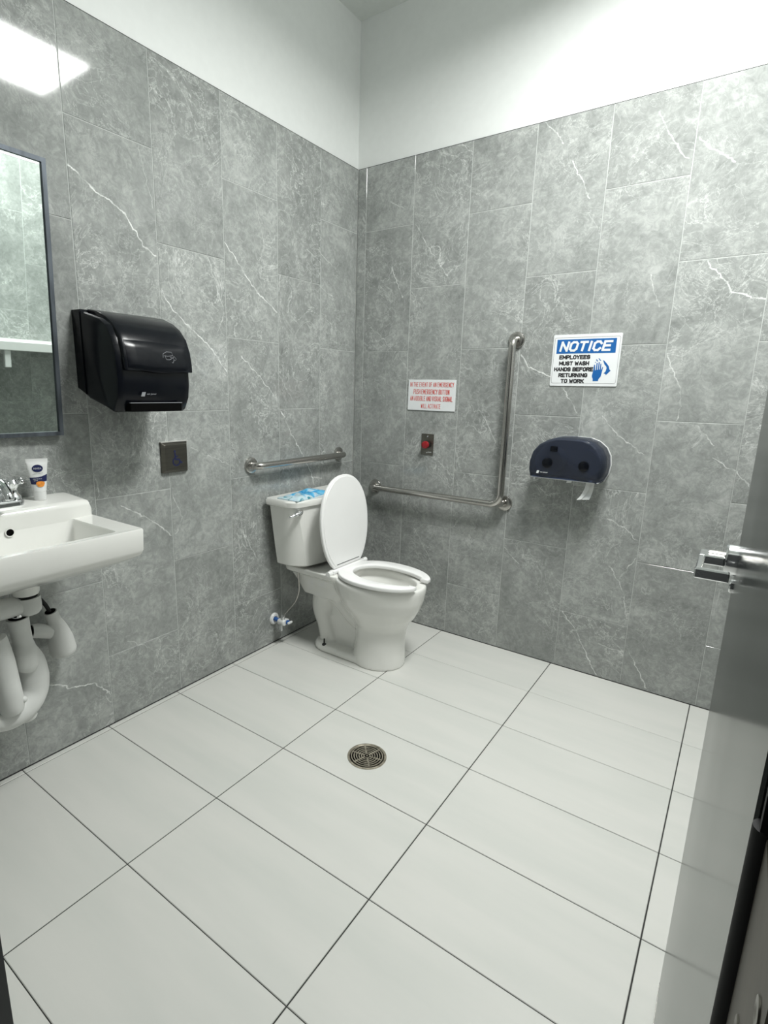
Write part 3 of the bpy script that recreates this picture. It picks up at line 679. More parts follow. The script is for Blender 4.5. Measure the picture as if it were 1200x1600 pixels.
# ------------------------------------------------------------------ grab bars
def flange(name, M, parent):
    return MB().lathe([(.038, 0), (.038, .004), (.036, .009), (.030, .0115), (.018, .012), (.0165, .016)], 36, M).build(name, M_['steel'], parent, 30)
RB, SO = .0165, .052
gb = empty('grab_bar', (0, -.478, .945)); tag(gb, 'short straight stainless grab bar on the wall above the toilet tank', 'grab bar', 'grab bars')
ya, yb, zg = -.812, -.145, .944
path = [(0.002, ya, zg), (SO-.03, ya, zg)] + [(SO-.03+.03*math.sin(a), ya+.03-.03*math.cos(a), zg) for a in [math.radians(x) for x in range(15, 91, 15)]]
path += [(SO, ya+.1, zg), (SO, yb-.1, zg)] + [(SO-.03+.03*math.cos(a), yb-.03+.03*math.sin(a), zg) for a in [math.radians(x) for x in range(0, 91, 15)]] + [(.002, yb, zg)]
MB().tube(path, RB, 24).build('bar', M_['steel'], gb, 40)
flange('flange', axis_m((0, ya, zg), (1, 0, 0)), gb); flange('flange', axis_m((0, yb, zg), (1, 0, 0)), gb)
gl = empty('grab_bar', (.6, 0, 1.1)); tag(gl, 'L-shaped stainless grab bar beside the toilet on the sign wall', 'grab bar', 'grab bars')
xl, xc, zl, zt = .165, .937, .762, 1.537
path = [(xl, -.002, zl), (xl, -(SO-.03), zl)] + [(xl+.03-.03*math.cos(a), -(SO-.03+.03*math.sin(a)), zl) for a in [math.radians(x) for x in range(15, 91, 15)]]
path += [(xl+.1, -SO, zl), (xc-.16, -SO, zl)]
cr_ = .055; xv = xc-.012
path += [(xv-cr_+cr_*math.sin(a), -SO, zl+cr_-cr_*math.cos(a)) for a in [math.radians(x) for x in range(0, 91, 10)]]
path += [(xv, -SO, zl+.2), (xv, -SO, zt-.1)]
path += [(xv, -(SO-.03+.03*math.cos(a)), zt-.03+.03*math.sin(a)) for a in [math.radians(x) for x in range(0, 91, 15)]] + [(xv, -.002, zt)]
MB().tube(path, RB, 24).build('bar', M_['steel'], gl, 40)
flange('flange', axis_m((xl, 0, zl), (0, -1, 0)), gl); flange('flange', axis_m((xv, 0, zt), (0, -1, 0)), gl)
flange('flange', axis_m((xv+.006, 0, zl+.004), (0, -1, 0)), gl)
MB().tube([(xv+.004, -.002, zl+.006), (xv+.002, -SO, zl+.008)], RB, 20).build('corner_post', M_['steel'], gl, 40)

# ------------------------------------------------------------------ signs and push buttons
W, H = .281, .219; nx0, nz0 = 1.0943, 1.3335
NM = wall_back_m(nx0, nz0, 0.0)
ns = empty('notice_sign', (nx0+W/2, 0, nz0)); tag(ns, 'blue and white NOTICE hand-washing sign above the tissue dispenser', 'sign')
MB().prism(rrect(0, W, 0, H, .004, 2), 0, .003, .0006, 1, NM, True).build('panel', M_['print_w'], ns, 30)
FZ = .003
def flat(poly, name, mat, parent, M, z=FZ, t=.0004):
    return MB().prism(poly, z, z+t, 0, 1, M).build(name, mat, parent, None)
bl = rrect(.006, W-.006, .012, H-.012, .007, 5); bi = rrect(.0068, W-.0068, .0128, H-.0128, .0063, 5)
q = MB(); k_ = len(bl)
q.add([(x, y, FZ) for x, y in bl]+[(x, y, FZ) for x, y in bi]+[(x, y, FZ+.0004) for x, y in bl]+[(x, y, FZ+.0004) for x, y in bi],
      [f for i in range(k_) for j in [(i+1) % k_] for f in ((2*k_+i, 2*k_+j, 3*k_+j, 3*k_+i), (i, j, 2*k_+j, 2*k_+i), (k_+j, k_+i, 3*k_+i, 3*k_+j))], NM)
q.build('border_line', M_['print_k'], ns, None)
flat([(.017, .139), (W-.020, .139), (W-.020, .199), (.017, .199)], 'header_band', M_['print_b'], ns, NM)
block_text('NOTICE', .212, .044, (W/2-.002, .169), NM @ Matrix.Translation((0, 0, FZ+.0005)), M_['print_w'], ns, stroke=.21, gap=.45, slant=.22)
for t_, fw, fy in (('EMPLOYEES', .451, .436), ('MUST WASH', .441, .555), ('HANDS BEFORE', .574, .670), ('RETURNING', .426, .786), ('TO WORK', .344, .900)):
    block_text(t_, fw*W*1.03, .0178, (.345*W, H*(1-fy)), NM @ Matrix.Translation((0, 0, FZ+.0001)), M_['print_k'], ns, stroke=.25, gap=.48)
# washing-hands pictogram, traced in the sign's own plane (unit box 0..1)
IX, IY, IS, IH = .174, .018, .086, .107
def ic(pts): return [(IX+x*IS, IY+y*IH) for x, y in pts]
flat(ic([(.10, .04), (.36, .04), (.37, .12), (.46, .22), (.50, .42), (.525, .58), (.50, .60), (.455, .50), (.44, .47), (.425, .72), (.385, .72), (.375, .49), (.345, .49), (.345, .78), (.295, .78), (.285, .48), (.255, .48), (.25, .75), (.20, .75), (.195, .47), (.165, .46), (.135, .68), (.09, .68), (.075, .45), (.04, .25), (.06, .18), (.10, .12)]), 'hand_pictogram', M_['print_b'], ns, NM)
flat(ic([(.49, .84), (.52, .85), (.66, .74), (.78, .62), (.83, .49), (.89, .45), (.70, .28), (.64, .33), (.58, .34), (.66, .42), (.69, .55), (.66, .62), (.58, .68)]), 'hand_pictogram', M_['print_b'], ns, NM)
for pl in ([(.12, .78), (.16, .80), (.16, .76), (.13, .74)], [(.15, .88), (.19, .89), (.26, .82), (.22, .80)], [(.26, .92), (.30, .93), (.40, .84), (.36, .83)]):
    flat(ic(pl), 'fingertip_pictogram', M_['print_b'], ns, NM)

W2, H2 = .274, .1565; ex0, ez0 = .358, 1.199
EMt = wall_back_m(ex0, ez0)
es = empty('emergency_sign', (ex0+W2/2, 0, ez0)); tag(es, 'white sign with red emergency text above the red button', 'sign')
MB().box((0, 0, 0), (W2, H2, .0045), .0006, 1, EMt).build('panel', M_['print_w'], es, None)
for t_, fw, f0, f1 in (('IN THE EVENT OF AN EMERGENCY', .926, .083, .23), ('PUSH EMERGENCY BUTTON', .76, .31, .468), ('AN AUDIBLE AND VISUAL SIGNAL', .90, .53, .69), ('WILL ACTIVATE', .417, .78, .93)):
    block_text(t_, fw*W2, (f1-f0)*H2, (W2/2, H2*(1-(f0+f1)/2)), EMt @ Matrix.Translation((0, 0, .0046)), M_['print_r'], es, stroke=.08, gap=.72)
bx0, bz0 = .449, .966
BM = wall_back_m(bx0, bz0)
eb = empty('emergency_button', (bx0+.036, 0, bz0)); tag(eb, 'red push button on a small steel wall plate', 'button')
MB().box((0, 0, 0), (.073, .112, .003), .0008, 1, BM).build('plate', M_['bronze'], eb, 30)
MB().lathe([(.017, 0), (.017, .016), (.0155, .018)], 28, BM @ Matrix.Translation((.037, .056, .003))).build('collar', M_['rubber_and_gap_shade'], eb, 40)
MB().lathe([(.0195, .0), (.0195, .012), (.018, .015), (.010, .017), (.002, .0175)], 28, BM @ Matrix.Translation((.037, .056, .019))).build('push_knob', M_['redbtn'], eb, 40)
for yy in (.014, .098): MB().lathe([(.0036, 0), (.003, .0015), (.001, .002)], 14, BM @ Matrix.Translation((.037, yy, .003))).build('screw', M_['chrome'], eb, 40)
text_part('PUSH', .018, .005, (.053, .016), BM @ Matrix.Translation((0, 0, .0031)), M_['print_w'], eb)

# automatic-door push plate with the wheelchair symbol
sy0, sz0, SS = -1.289, .959, .1205
SM_ = wall_left_m(sy0, sz0)
sp = empty('push_plate_switch', (0, sy0+SS/2, sz0)); tag(sp, 'square steel push plate with a wheelchair symbol under the towel dispenser', 'switch')
MB().loft([[(x, y, 0) for x, y in rrect(0, SS, 0, SS, .002, 1)], [(x, y, .008) for x, y in rrect(0, SS, 0, SS, .002, 1)], [(x, y, .020) for x, y in rrect(.010, SS-.010, .010, SS-.010, .002, 1)]], True, SM_).build('plate', M_['platedark'], sp, 20)
MB().box((-.002, SS, 0), (SS+.002, SS+.004, .012), .0005, 1, SM_).build('top_edge_highlight', M_['edge_highlight'], sp, None)  # pale strip paints the highlight on the plate's upper bevel
WM = SM_ @ Matrix.Translation((.063, .052, .0201))
def sym(path, r, name):
    pts = catmull([(x, y, 0) for x, y in path], 5); ring = []
    lft, rgt_ = [], []
    for i, p in enumerate(pts):
        t = (pts[min(i+1, len(pts)-1)]-pts[max(i-1, 0)]).normalized(); nn = Vector((-t.y, t.x, 0))*r
        lft.append(p+nn); rgt_.append(p-nn)
    n2_ = len(pts); vs2 = [(*v.xy, .0006) for v in lft+rgt_]+[(*v.xy, 0) for v in lft+rgt_]
    fs2 = [(i, i+1, n2_+i+1, n2_+i) for i in range(n2_-1)]
    return MB().add(vs2, fs2, WM).build(name, M_['navy'], sp, None)
sym([(-.010, .026), (-.008, .010), (-.006, .0), (.008, .0), (.013, -.010), (.019, -.014), (.023, -.011)], .0028, 'wheelchair_symbol')
sym([(-.007, .013), (.004, .012)], .0020, 'wheelchair_symbol')
sym([(-.011, .007), (-.019, -.002), (-.018, -.016), (-.006, -.024), (.007, -.019), (.011, -.010)], .0024, 'wheelchair_symbol')
MB().lathe([(.0045, 0), (.0045, .0006)], 20, WM @ Matrix.Translation((-.010, .033, 0))).build('wheelchair_symbol', M_['navy'], sp, None)

# ------------------------------------------------------------------ wall-hung sink
SY = -1.905                              # centre line of the sink
sink = empty('wall_sink', (0, SY, .75)); tag(sink, 'white wall-hung ceramic sink below the mirror', 'sink')
def srect(x0, x1, b, z, r, n=4): return [(x, SY+y, z) for x, y in rrect(x0, x1, -b, b, r, n)]
sk = MB()
sk.loft([srect(.09, .29, .14, .735, .06), srect(.05, .34, .19, .755, .06), srect(.0, .395, .235, .782, .03), srect(.0, .412, .2505, .795, .008), srect(.0, .4185, .2545, .81, .006),
         srect(.0, .421, .2555, .872, .005), srect(.0, .419, .2535, .877, .005), srect(.137, .392, .187, .8755, .012), srect(.139, .388, .184, .870, .014),
         srect(.142, .375, .172, .80, .03), srect(.150, .355, .15, .768, .05), srect(.18, .30, .08, .756, .04)])
dk = [(.0, .862), (.1385, .862), (.1405, .912), (.137, .923), (.130, .929), (.118, .931), (.03, .936), (.012, .938), (.0, .938)]
NS = 16
rings = []
for i in range(NS+1):
    y = -.2555+.511*i/NS
    rings.append([(x, SY+y, z) for x, z in dk])
def end_ring(y, cx, cz): return [(x*cx, SY+y, .862+(z-.862)*cz) for x, z in dk]
rings = [end_ring(-.2555, .93, .30), end_ring(-.252, .97, .72), end_ring(-.245, 1, .94)] + [end_ring(y, 1, 1) for y in (-.23, -.12, 0, .12, .23)] + [end_ring(.245, 1, .94), end_ring(.252, .97, .72), end_ring(.2555, .93, .30)]
sk.loft(rings)
basin = sk.build('basin', M_['china'], sink, 38)
MB().lathe([(.013, 0), (.013, .0012), (.0105, .0012), (.0105, -.006)], 28, axis_m((.1425, SY, .868), (1, 0, 0)), False).build('overflow_ring', M_['china'], sink, 40)
MB().lathe([(.0112, 0), (.0112, .0009)], 28, axis_m((.1425, SY, .868), (1, 0, 0))).build('overflow_hole', M_['hole'], sink, None)
MB().lathe([(.034, .0), (.034, .004), (.020, .006)], 28, Matrix.Translation((.24, SY, .755))).build('drain_ring', M_['chrome'], sink, 40)
MB().lathe([(.045, .745), (.039, .730), (.037, .700), (.034, .692)], 32, Matrix.Translation((.20, SY, 0))).build('drain_boss', M_['china'], sink, 40)

# faucet
fc = empty('faucet', (.065, SY, .937)); tag(fc, 'chrome two-handle faucet on the sink ledge', 'faucet')
MB().prism(rrect(.040, .092, SY-.078, SY+.078, .025, 6), .931, .950, .005, 2, None, True).build('base', M_['chrome'], fc, 40)
MB().tube(catmull([(.066, SY, .948), (.068, SY, .985), (.085, SY, 1.010), (.125, SY, 1.008), (.160, SY, .985), (.168, SY, .968)], 6), [.019]*6+[.017]*6+[.015]*6+[.0135]*6+[.012]*6+[.011], 20).build('spout', M_['chrome'], fc, 40)
for sy in (-.051, .051):
    hd = MB().lathe([(.022, .948), (.021, .960), (.014, .968), (.012, .982), (.017, .990), (.020, 1.000), (.014, 1.010), (.004, 1.013)], 26, Matrix.Translation((.066, SY+sy, 0))).build('handle_hub', M_['chrome'], fc, 40)
    kb = MB()
    for a in range(4):
        an = math.radians(90*a+25); dx, dy = math.cos(an), math.sin(an)
        kb.tube([(.066+dx*.008, SY+sy+dy*.008, 1.000), (.066+dx*.024, SY+sy+dy*.024, 1.003), (.066+dx*.034, SY+sy+dy*.034, 1.006)], [.0055, .0065, .0075], 12)
        kb.sphere((.066+dx*.034, SY+sy+dy*.034, 1.006), (.008, .008, .008), seg=12)
    kb.build('cross_grip', M_['chrome'], hd, 50)

# hand-cream tube standing on its cap
tx, ty, tz = .055, -1.772, .9345
ct = empty('cream_tube', (tx, ty, tz)); tag(ct, 'white hand cream tube with navy oval standing on the sink ledge', 'tube')
CT = axis_m((tx, ty, tz), (0, 0, 1), (.35, .94, 0))      # local x: across the tube, y: through it
def trg(z, a, b, n=28): return [(a*math.cos(2*math.pi*i/n), b*math.sin(2*math.pi*i/n), z) for i in range(n)]
MB().loft([trg(.0, .0165, .0145), trg(.003, .0175, .0155), trg(.028, .0185, .0165), trg(.0285, .0175, .0155)], True, CT).build('cap', M_['whitepl'], ct, 40)
def tw(z): t = (z-.0285)/(.127-.0285); return .0192+(.0305-.0192)*t, .0165*(1-t)+.0012*t
MB().loft([trg(z, *tw(z)) for z in (.0285, .04, .055, .07, .085, .10, .118)]+[trg(.119, .0305, .0014), trg(.131, .0308, .0014)], True, CT).build('body', M_['whitepl'], ct, 50)
def wrap(poly, name, mat, off=.0010):
    """print that follows the front of the tube; poly in (x, z)"""
    b = bmesh.new(); f = b.faces.new([b.verts.new((x, 0, z)) for x, z in poly])
    bmesh.ops.triangulate(b, faces=[f])
    for _ in range(4): bmesh.ops.subdivide_edges(b, edges=[e for e in b.edges if e.calc_length() > .0035], cuts=1); bmesh.ops.triangulate(b, faces=list(b.faces))
    for v in b.verts:
        a, d = tw(min(max(v.co.z, .0285), .127)); v.co.y = -(d*math.sqrt(max(0, 1-(v.co.x/a)**2))+off)
    return MB().bm(b, CT).build(name, mat, ct, 60)
wrap([(.0150*math.cos(2*math.pi*i/28), .101+.0115*math.sin(2*math.pi*i/28)) for i in range(28)], 'oval_logo', M_['navy'])
def wz(z): return tw(z)[0]*.985
wrap([(-wz(.052), .052), (-.010, .0515), (0, .054), (.008, .059), (wz(.060), .060), (wz(.082), .082), (.010, .076), (-.004, .0735), (-wz(.073), .073)], 'navy_band', M_['navy'])
wrap([(.004+.0115*math.cos(a_)*(1+.12*math.sin(3*a_)), .052+.0105*math.sin(a_)*(1+.15*math.cos(2*a_))) for a_ in [2*math.pi*i/20 for i in range(20)]], 'flower_print', M_['orange'], .0016)
def tube_text(t_, w, h, x, z, mat):
    a, d = tw(z); return text_part(t_, w, h, (x, 0), CT @ axis_m((0, -(d+.0018), z), (0, -1, 0), (1, 0, 0)), mat, ct)
tube_text('NIVEA', .021, .0055, 0, .101, M_['print_w'])
tube_text('HAND CREAM', .026, .0028, 0, .0865, M_['print_g'])
tube_text('PROTECTIVE', .024, .0030, -.003, .0685, M_['print_w'])
tube_text('CARE', .011, .0026, -.008, .0635, M_['print_w'])

# drain piping in white jackets
dp = empty('drain_pipe', (.2, SY, .3)); tag(dp, 'white jacketed drain trap hanging under the sink', 'pipe')
MB().lathe([(.030, .692), (.030, .680)], 28, Matrix.Translation((.20, SY, 0))).build('slip_nut', M_['rubber_and_gap_shade'], dp, 40)
MB().lathe([(.0335, .683), (.037, .684), (.038, .655), (.0365, .640), (.030, .632)], 32, Matrix.Translation((.20, SY, 0))).build('collar', M_['pvc'], dp, 40)
MB().tube(catmull([(.20, SY-.02, .660), (.205, SY-.07, .666), (.21, SY-.13, .668), (.21, SY-.20, .660)], 5), .030, 22).build('offset_arm', M_['pvc'], dp, 40)
MB().tube([(.205, -1.937, .648), (.205, -1.937, .56)], .017, 18).build('tail_pipe', M_['chrome'], dp, 40)
def jacket(path, rad, name, n=24, k=6, openend=True):
    pts = catmull(path, k); rr = []
    for i in range(len(pts)):
        j, f = divmod(i, k); f /= k; j2 = min(j+1, len(rad)-1); rr.append(rad[min(j, len(rad)-1)]*(1-f)+rad[j2]*f)
    o = MB().tube(pts, rr, n, cap=True).build(name, M_['pvc'], dp, 50)
    return o
jacket([(.205, -1.937, .628), (.205, -1.934, .59), (.204, -1.930, .55), (.203, -1.928, .51), (.202, -1.930, .475), (.202, -1.935, .458)], [.0295, .0275, .0265, .035, .034, .026], 'trap_inlet_jacket')
MB().lathe([(.024, .0), (.024, .0012)], 24, axis_m((.205, -1.937, .6285), (0, 0, 1))).build('jacket_opening', M_['hole'], dp, None)
MB().tube([(.222, -1.949, .640), (.2, -1.932, .6285)], .004, 10).build('tie', M_['rubber_and_gap_shade'], dp, 40)
jacket([(.19, -1.925, .52), (.18, -1.908, .47), (.175, -1.905, .42), (.178, -1.912, .375), (.19, -1.94, .345), (.20, -1.985, .335), (.205, -2.04, .35)], [.030, .040, .047, .046, .044, .042, .040], 'trap_bend_jacket')
MB().lathe([(.028, .0), (.028, .016), (.024, .022), (.010, .024)], 26, axis_m((.185, -1.938, .312), (.1, .1, -1))).build('cleanout_cap', M_['pvc'], dp, 40)
jacket([(.235, -2.015, .60), (.238, -2.005, .53), (.238, -1.998, .45), (.235, -1.992, .39), (.232, -1.990, .365)], [.032, .034, .034, .034, .030], 'vertical_jacket')
MB().sphere((.252, -1.965, .395), (.010, .010, .010), seg=14).build('jacket_clip', M_['pvc'], dp, 50)

vc = empty('supply_valve_cover', (.07, -1.76, .4)); tag(vc, 'white bottle-shaped jacket over the shut-off valve beside the trap', 'pipe cover')
pts = catmull([(.072, -1.787, .562), (.070, -1.778, .528), (.068, -1.770, .495), (.068, -1.763, .455), (.068, -1.757, .415), (.068, -1.755, .402)], 6)
rd = [.0205, .0225, .032, .040, .0415, .037]; rr = []
for i in range(len(pts)):
    j, f = divmod(i, 6); f /= 6; rr.append(rd[min(j, 5)]*(1-f)+rd[min(j+1, 5)]*f)
MB().tube(pts, rr, 26).build('jacket', M_['pvc'], vc, 50)
MB().tube([(.069, -1.79, .492), (.065, -1.83, .508), (.064, -1.848, .512)], [.024, .024, .022], 22).build('side_sleeve', M_['pvc'], vc, 50)
MB().lathe([(.0195, 0), (.0195, .0016)], 22, axis_m((.064, -1.8485, .512), (-.03, -1, .15))).build('sleeve_opening', M_['hole'], vc, None)
MB().lathe([(.0165, 0), (.0165, .0016)], 22, axis_m((.0722, -1.7872, .5625), (.03, -.25, 1))).build('neck_opening', M_['hole'], vc, None)
rs = MB().tube(catmull([(.072, -1.788, .556), (.072, -1.80, .59), (.072, -1.83, .64), (.070, -1.855, .70), (.068, -1.856, .78)], 6), .0065, 12)
tag(rs.build('supply_riser', M_['rubber_and_gap_shade'], None, 50), 'dark thin riser hose running from the valve cover up to the sink', 'hose')

# ------------------------------------------------------------------ framed mirror
mw, mh, mf = .525, .808, .0125
mr_ = empty('wall_mirror', (.004, -1.928, 1.133)); tag(mr_, 'rectangular mirror with thin grey metal frame above the sink', 'mirror')
# local: x across (right edge at +mw/2), y up, z out of the wall; the top leans out
MM = Matrix.Translation((.004, -1.928, 1.133)) @ Matrix.Rotation(math.radians(3.3), 4, 'Y') @ Matrix.Rotation(math.radians(-1.2), 4, 'Z') @ axis_m((0, 0, 0), (1, 0, 0), (0, 1, 0))
MB().box((-mw/2+.004, .004, .001), (mw/2-.004, mh-.004, .010), 0, 1, MM).build('backing', M_['rubber_and_gap_shade'], mr_, None)
MB().box((-mw/2+mf*.6, mf*.6, .010), (mw/2-mf*.6, mh-mf*.6, .0125), 0, 1, MM).build('glass', M_['mirror'], mr_, None)
def rail(poly, name):
    return MB().add([(x, y, z) for z in (.001, .0195) for x, y in poly], [(3, 2, 1, 0), (4, 5, 6, 7)]+[(i, (i+1) % 4, 4+(i+1) % 4, 4+i) for i in range(4)], MM).build(name, M_['frame'], mr_, None)
a_, b_ = mw/2, mh
rail([(a_, 0), (a_, b_), (a_-mf, b_-mf), (a_-mf, mf)], 'frame_rail'); rail([(-a_, 0), (-a_, b_), (-a_+mf, b_-mf), (-a_+mf, mf)], 'frame_rail')
rail([(-a_, b_), (a_, b_), (a_-mf, b_-mf), (-a_+mf, b_-mf)], 'frame_rail'); rail([(-a_, 0), (a_, 0), (a_-mf, mf), (-a_+mf, mf)], 'frame_rail')
MB().box((-.15, mh-.03, -.048), (.15, mh-.01, .002), 0, 1, MM).build('tilt_bracket', M_['frame'], mr_, None)

# ------------------------------------------------------------------ paper towel dispenser (left wall)
pd = empty('paper_towel_dispenser', (0, -1.45, 1.21)); tag(pd, 'black lever paper towel dispenser on the wall right of the mirror', 'dispenser')
y0, y1 = -1.587, -1.312
def prof_loft(prof, ya, yb, rx=.010, inset=.012, bowx=.010, n=12):
    """closed X-Z profile swept along Y with softened ends and a slightly bowed front"""
    cx = sum(p[0] for p in prof)/len(prof); cz = sum(p[1] for p in prof)/len(prof); rings = []
    ys = [ya, ya+rx*.3, ya+rx] + [ya+rx+(yb-ya-2*rx)*i/n for i in range(1, n)] + [yb-rx, yb-rx*.3, yb]
    for y in ys:
        e = min(y-ya, yb-y); k = 1.0 if e >= rx else 1-(1-math.sqrt(max(0, 1-(1-e/rx)**2)))
        sh = inset*(1-k); t = (y-(ya+yb)/2)/((yb-ya)/2); ring = []
        for x, z in prof:
            dx, dz = x-cx, z-cz; l = math.hypot(dx, dz); f = max(0, 1-sh/l)
            xx = cx+dx*f if x > .002 else x
            ring.append((xx-bowx*t*t*max(0, min(1, (x-.1)/.1)), y, cz+dz*f if x > .002 else z))
        rings.append(ring)
    return MB().loft(rings)
body = [(0, 1.532), (.050, 1.533), (.055, 1.526), (.16, 1.500), (.20, 1.478), (.225, 1.44), (.237, 1.40), (.243, 1.345), (.243, 1.30), (.236, 1.255), (.214, 1.216), (.205, 1.211), (.155, 1.226), (.060, 1.250), (.0, 1.288)]
prof_loft(body, y0, y1).build('body', M_['black'], pd, 30)
rearp = [(0, 1.5335), (.042, 1.5345), (.047, 1.530), (.047, 1.262), (.0, 1.285)]
prof_loft(rearp, y0-.003, y1+.003, .006, .006, 0).build('back_plate', M_['black'], pd, 30)
cover = [(.051, 1.5365), (.105, 1.528), (.16, 1.510), (.20, 1.488), (.232, 1.452), (.249, 1.410), (.2565, 1.370), (.2575, 1.343), (.244, 1.343), (.20, 1.36), (.10, 1.45), (.052, 1.50)]
prof_loft(cover, y0+.020, y1+.002, .008, .008, .008).build('cover', M_['black'], pd, 30)
# raised front panel with the curved lower lip
def front_x(z):
    pr = [(1.452, .232), (1.41, .249), (1.37, .2565), (1.343, .2575), (1.30, .2435), (1.25, .235), (1.21, .212)]
    if z >= pr[0][0]: return .232-(z-1.452)*.9
    for (za, xa), (zb, xb) in zip(pr[:-1], pr[1:]):
        if zb <= z <= za: return xb+(xa-xb)*(z-zb)/(za-zb)
    return pr[-1][1]
fp = MB(); NU, NV = 14, 8; ga = []
for j in range(NV+1):
    for i in range(NU+1):
        u, v = i/NU, j/NV
        y = y0+.030+(y1-.012-y0-.030)*u
        zb_ = 1.352-.012*math.sin(math.pi*min(1, u*1.0))-.004*u; z = zb_+(1.436-zb_)*v
        t = (y-(y0+y1)/2)/((y1-y0)/2)
        ga.append((front_x(z)+.0035-.008*t*t-(.004 if i in (0, NU) or j in (0, NV) else 0), y, z))
fp.add(ga, [(j*(NU+1)+i, j*(NU+1)+i+1, (j+1)*(NU+1)+i+1, (j+1)*(NU+1)+i) for j in range(NV) for i in range(NU)])
fp.build('front_panel', M_['black'], pd, 50)
slot = MB().box((.190, y0+.035, 1.2135), (.2415, y1-.045, 1.240), .002, 1); slot.build('paper_slot', M_['hole'], pd, None)
MB().box((.236, y0+.034, 1.2405), (.2425, y1-.044, 1.2422)).build('slot_edge', M_['print_g'], pd, None)
LMk = axis_m((.2442, -1.515, 1.262), (1, 0, -.12), (0, 1, 0))
MB().prism([(0, 0), (.013, 0), (.017, .014), (.004, .014)], 0, .0008, 0, 1, LMk).build('logo_mark', M_['print_g'], pd, None)
text_part('san jamar', .036, .0075, (.039, .0072), LMk @ Matrix.Translation((0, 0, .0004)), M_['print_g'], pd, shear=.2)
# etched hand-and-towel pictogram on the panel
def etched(path):
    pts = [(.2585+.002, y, z) for y, z in path]
    return MB().tube([Vector((front_x(z)+.0036-.008*((y-(y0+y1)/2)/((y1-y0)/2))**2, y, z)) for y, z in path], .0007, 6).build('etched_pictogram', M_['print_g'], pd, None)
py, pz = -1.405, 1.392
for pth in ([(-.028, -.004), (-.026, .008), (-.012, .015), (.008, .015), (.012, .004), (-.010, .001), (-.022, .002)], [(-.020, .002), (-.016, -.010), (-.004, -.010), (.006, -.006)], [(.0, -.002), (.010, -.004), (.018, -.012), (.024, -.006), (.016, .002), (.010, -.004)], [(.014, -.010), (.008, -.020), (.004, -.018)]):
    etched([(py+a, pz+b) for a, b in pth])

# ------------------------------------------------------------------ twin toilet-paper dispenser (back wall)
td = empty('toilet_paper_dispenser', (1.235, 0, .93)); tag(td, 'smoky blue twin-roll toilet paper dispenser below the NOTICE sign', 'dispenser')
outl = [(1.076, .930), (1.068, .962), (1.068, 1.000), (1.080, 1.045), (1.106, 1.078), (1.142, 1.100), (1.18, 1.112), (1.24, 1.1145), (1.30, 1.112), (1.336, 1.100), (1.368, 1.074), (1.386, 1.040), (1.391, 1.000), (1.386, .962), (1.370, .925), (1.340, .925), (1.29, .928), (1.235, .930), (1.17, .931), (1.11, .931)]
ocx, ocz = 1.232, 1.015
def osc(k, y, up=0): return [(ocx+(x-ocx)*k, y, ocz+(z-ocz)*(k*.9+.1)+up) for x, z in outl]
shell = MB()
nO = len(outl); rg = [osc(1.0, -.004), osc(1.0, -.085), osc(.985, -.108), osc(.95, -.125), osc(.89, -.134)]
vsS = [p for r in rg for p in r]; fsS = []
for i in range(len(rg)-1):
    for j in range(nO):
        if j >= 14: continue                              # open underside
        fsS.append((i*nO+j, i*nO+(j+1) % nO, (i+1)*nO+(j+1) % nO, (i+1)*nO+j))
fsS.append(tuple((len(rg)-1)*nO+j for j in range(nO)))
# the front wall reaches down between the last ring and the bottom edge
shell.add(vsS, fsS)
cov = shell.build('cover', M_['smoke'], td, 40)
so = cov.modifiers.new('thick', 'SOLIDIFY'); so.thickness = .0025; so.offset = -1
MB().prism([(x+(.004 if x > ocx else 0), z) for x, z in outl], 0, .006, .001, 1, axis_m((0, 0, 0), (0, -1, 0), (1, 0, 0))).build('back_plate', M_['whitepl'], td, None)
for x_ in (1.152, 1.306):
    MB().lathe([(.0595, 0), (.0595, .092)], 36, axis_m((x_, -.016, 1.005), (0, -1, 0))).build('paper_roll', M_['paper'], td, 40)
    MB().lathe([(.0205, 0), (.0215, .004), (.0215, .016), (.018, .0175)], 30, axis_m((x_+.004, -.1225, 1.000), (0, -1, 0))).build('spindle_hub', M_['black'], td, 40)
MB().box((1.165, -.1365, 1.052), (1.195, -.133, 1.075), .004, 2).build('lock_window', M_['black'], td, 40)
MB().box((1.085, -.120, .9285), (1.372, -.008, .9325), .001, 1).build('bottom_rail', M_['whitepl'], td, None)
MB().tube([(1.10, -.115, .930), (1.10, -.115, .918)], .004, 10).build('rail_peg', M_['whitepl'], td, 40)
LT = axis_m((1.112, -.1346, .951), (0, -1, 0), (1, 0, 0))
MB().prism([(0, 0), (.010, 0), (.013, .012), (.003, .012)], 0, .0008, 0, 1, LT).build('logo_mark', M_['print_w'], td, None)
text_part('san jamar', .034, .007, (.034, .006), LT @ Matrix.Translation((0, 0, .0004)), M_['print_w'], td, shear=.2)
def strip(path, w, name, par):
    a = catmull(path, 6); vs2 = [(p.x-w/2, p.y, p.z) for p in a]+[(p.x+w/2, p.y+.004, p.z+.003) for p in a]
    n2_ = len(a)
    return MB().add(vs2+[(x, y-.0008, z) for x, y, z in vs2], [(i, i+1, n2_+i+1, n2_+i) for i in range(n2_-1)]+[(2*n2_+n2_+i, 2*n2_+n2_+i+1, 2*n2_+i+1, 2*n2_+i) for i in range(n2_-1)]).build(name, M_['paper'], par, 60)
strip([(1.338, -.10, .95), (1.338, -.102, .915), (1.333, -.098, .880), (1.325, -.104, .850)], .030, 'paper_tail', td)
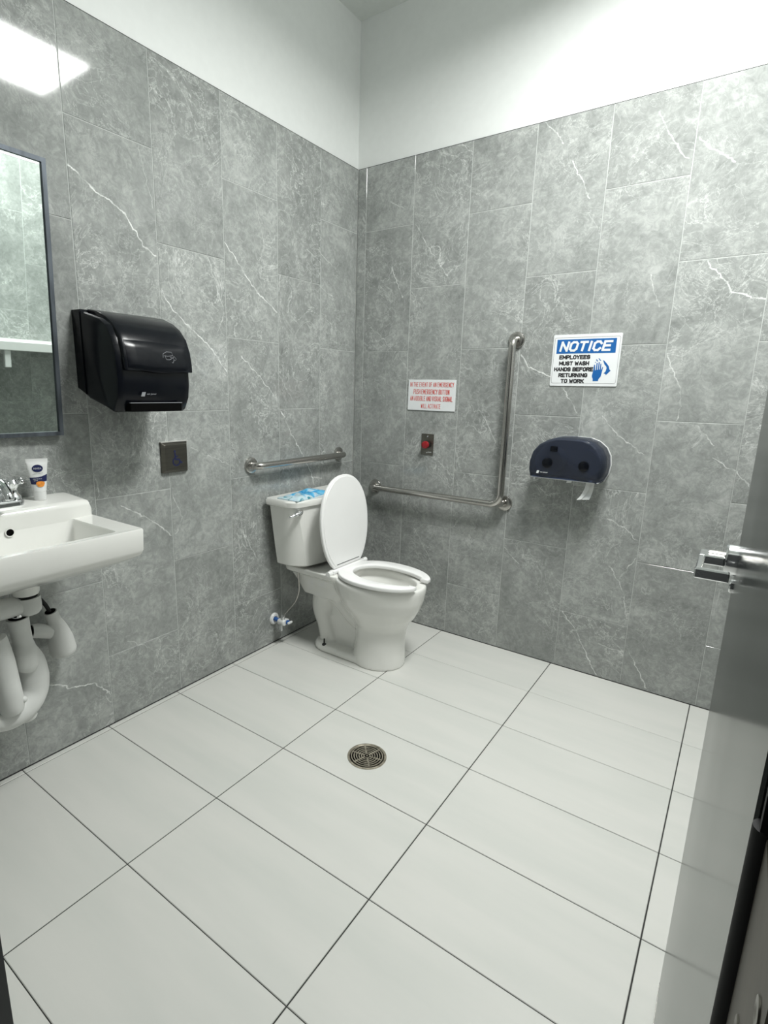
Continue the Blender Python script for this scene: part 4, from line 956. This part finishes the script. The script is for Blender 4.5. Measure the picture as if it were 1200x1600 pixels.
strip([(1.330, -.108, .94), (1.328, -.110, .905), (1.315, -.106, .872), (1.300, -.112, .848)], .018, 'paper_tail', td)
strip([(1.255, -.11, .938), (1.252, -.112, .925), (1.250, -.110, .917)], .020, 'paper_tail', td)

# ------------------------------------------------------------------ floor drain
DX, DY = .9035, -1.126
fd = empty('floor_drain', (DX, DY, 0)); tag(fd, 'round metal floor drain grate with concentric slots', 'drain')
MB().lathe([(.071, .0002), (.071, .0022), (.064, .0030), (.062, .0012), (.062, .0002)], 56, Matrix.Translation((DX, DY, 0))).build('outer_ring', M_['brass'], fd, 40)
MB().lathe([(.0625, .0002), (.0625, .0006)], 48, Matrix.Translation((DX, DY, 0))).build('drain_opening', M_['hole'], fd, None)
def ringm(r0, r1, z0, z1, n=48):
    q = []
    for r, z in ((r0, z0), (r0, z1), (r1, z1), (r1, z0)): q.append([(DX+r*math.cos(2*math.pi*i/n), DY+r*math.sin(2*math.pi*i/n), z) for i in range(n)])
    return MB().loft(q, closed=True)
for r in (.0565, .0470, .0380, .0290, .0200, .0110):
    ringm(r-.0019, r+.0019, .0004, .0034).build('grate_ring', M_['brass'], fd, 40)
MB().lathe([(.004, .0004), (.004, .0036)], 14, Matrix.Translation((DX, DY, 0))).build('center_screw', M_['brass'], fd, 40)
for k in range(6):
    an = math.radians(60*k+12)
    MB().box((.009, -.0028, .0004), (.059, .0028, .0035), 0, 1, Matrix.Translation((DX, DY, 0)) @ Matrix.Rotation(an, 4, 'Z')).build('spoke', M_['brass'], fd, None)

# ------------------------------------------------------------------ white shelf on the side wall (seen in the mirror)
SZ = 1.262
sh = empty('wall_shelf', (XR, -.95, SZ)); tag(sh, 'white wall shelf on brackets, seen only in the mirror', 'shelf')
MB().box((XR-.36, -1.60, SZ), (XR, -.10, SZ+.055), .003, 1).build('board', M_['whitepl'], sh, None)
for yy in (-1.07, -.40):
    MB().box((XR-.35, yy-.018, SZ-.105), (XR-.32, yy+.018, SZ-.0004), .003, 1).box((XR-.335, yy-.012, SZ-.028), (XR, yy+.012, SZ-.0005), .003, 1).build('bracket', M_['whitepl'], sh, None)
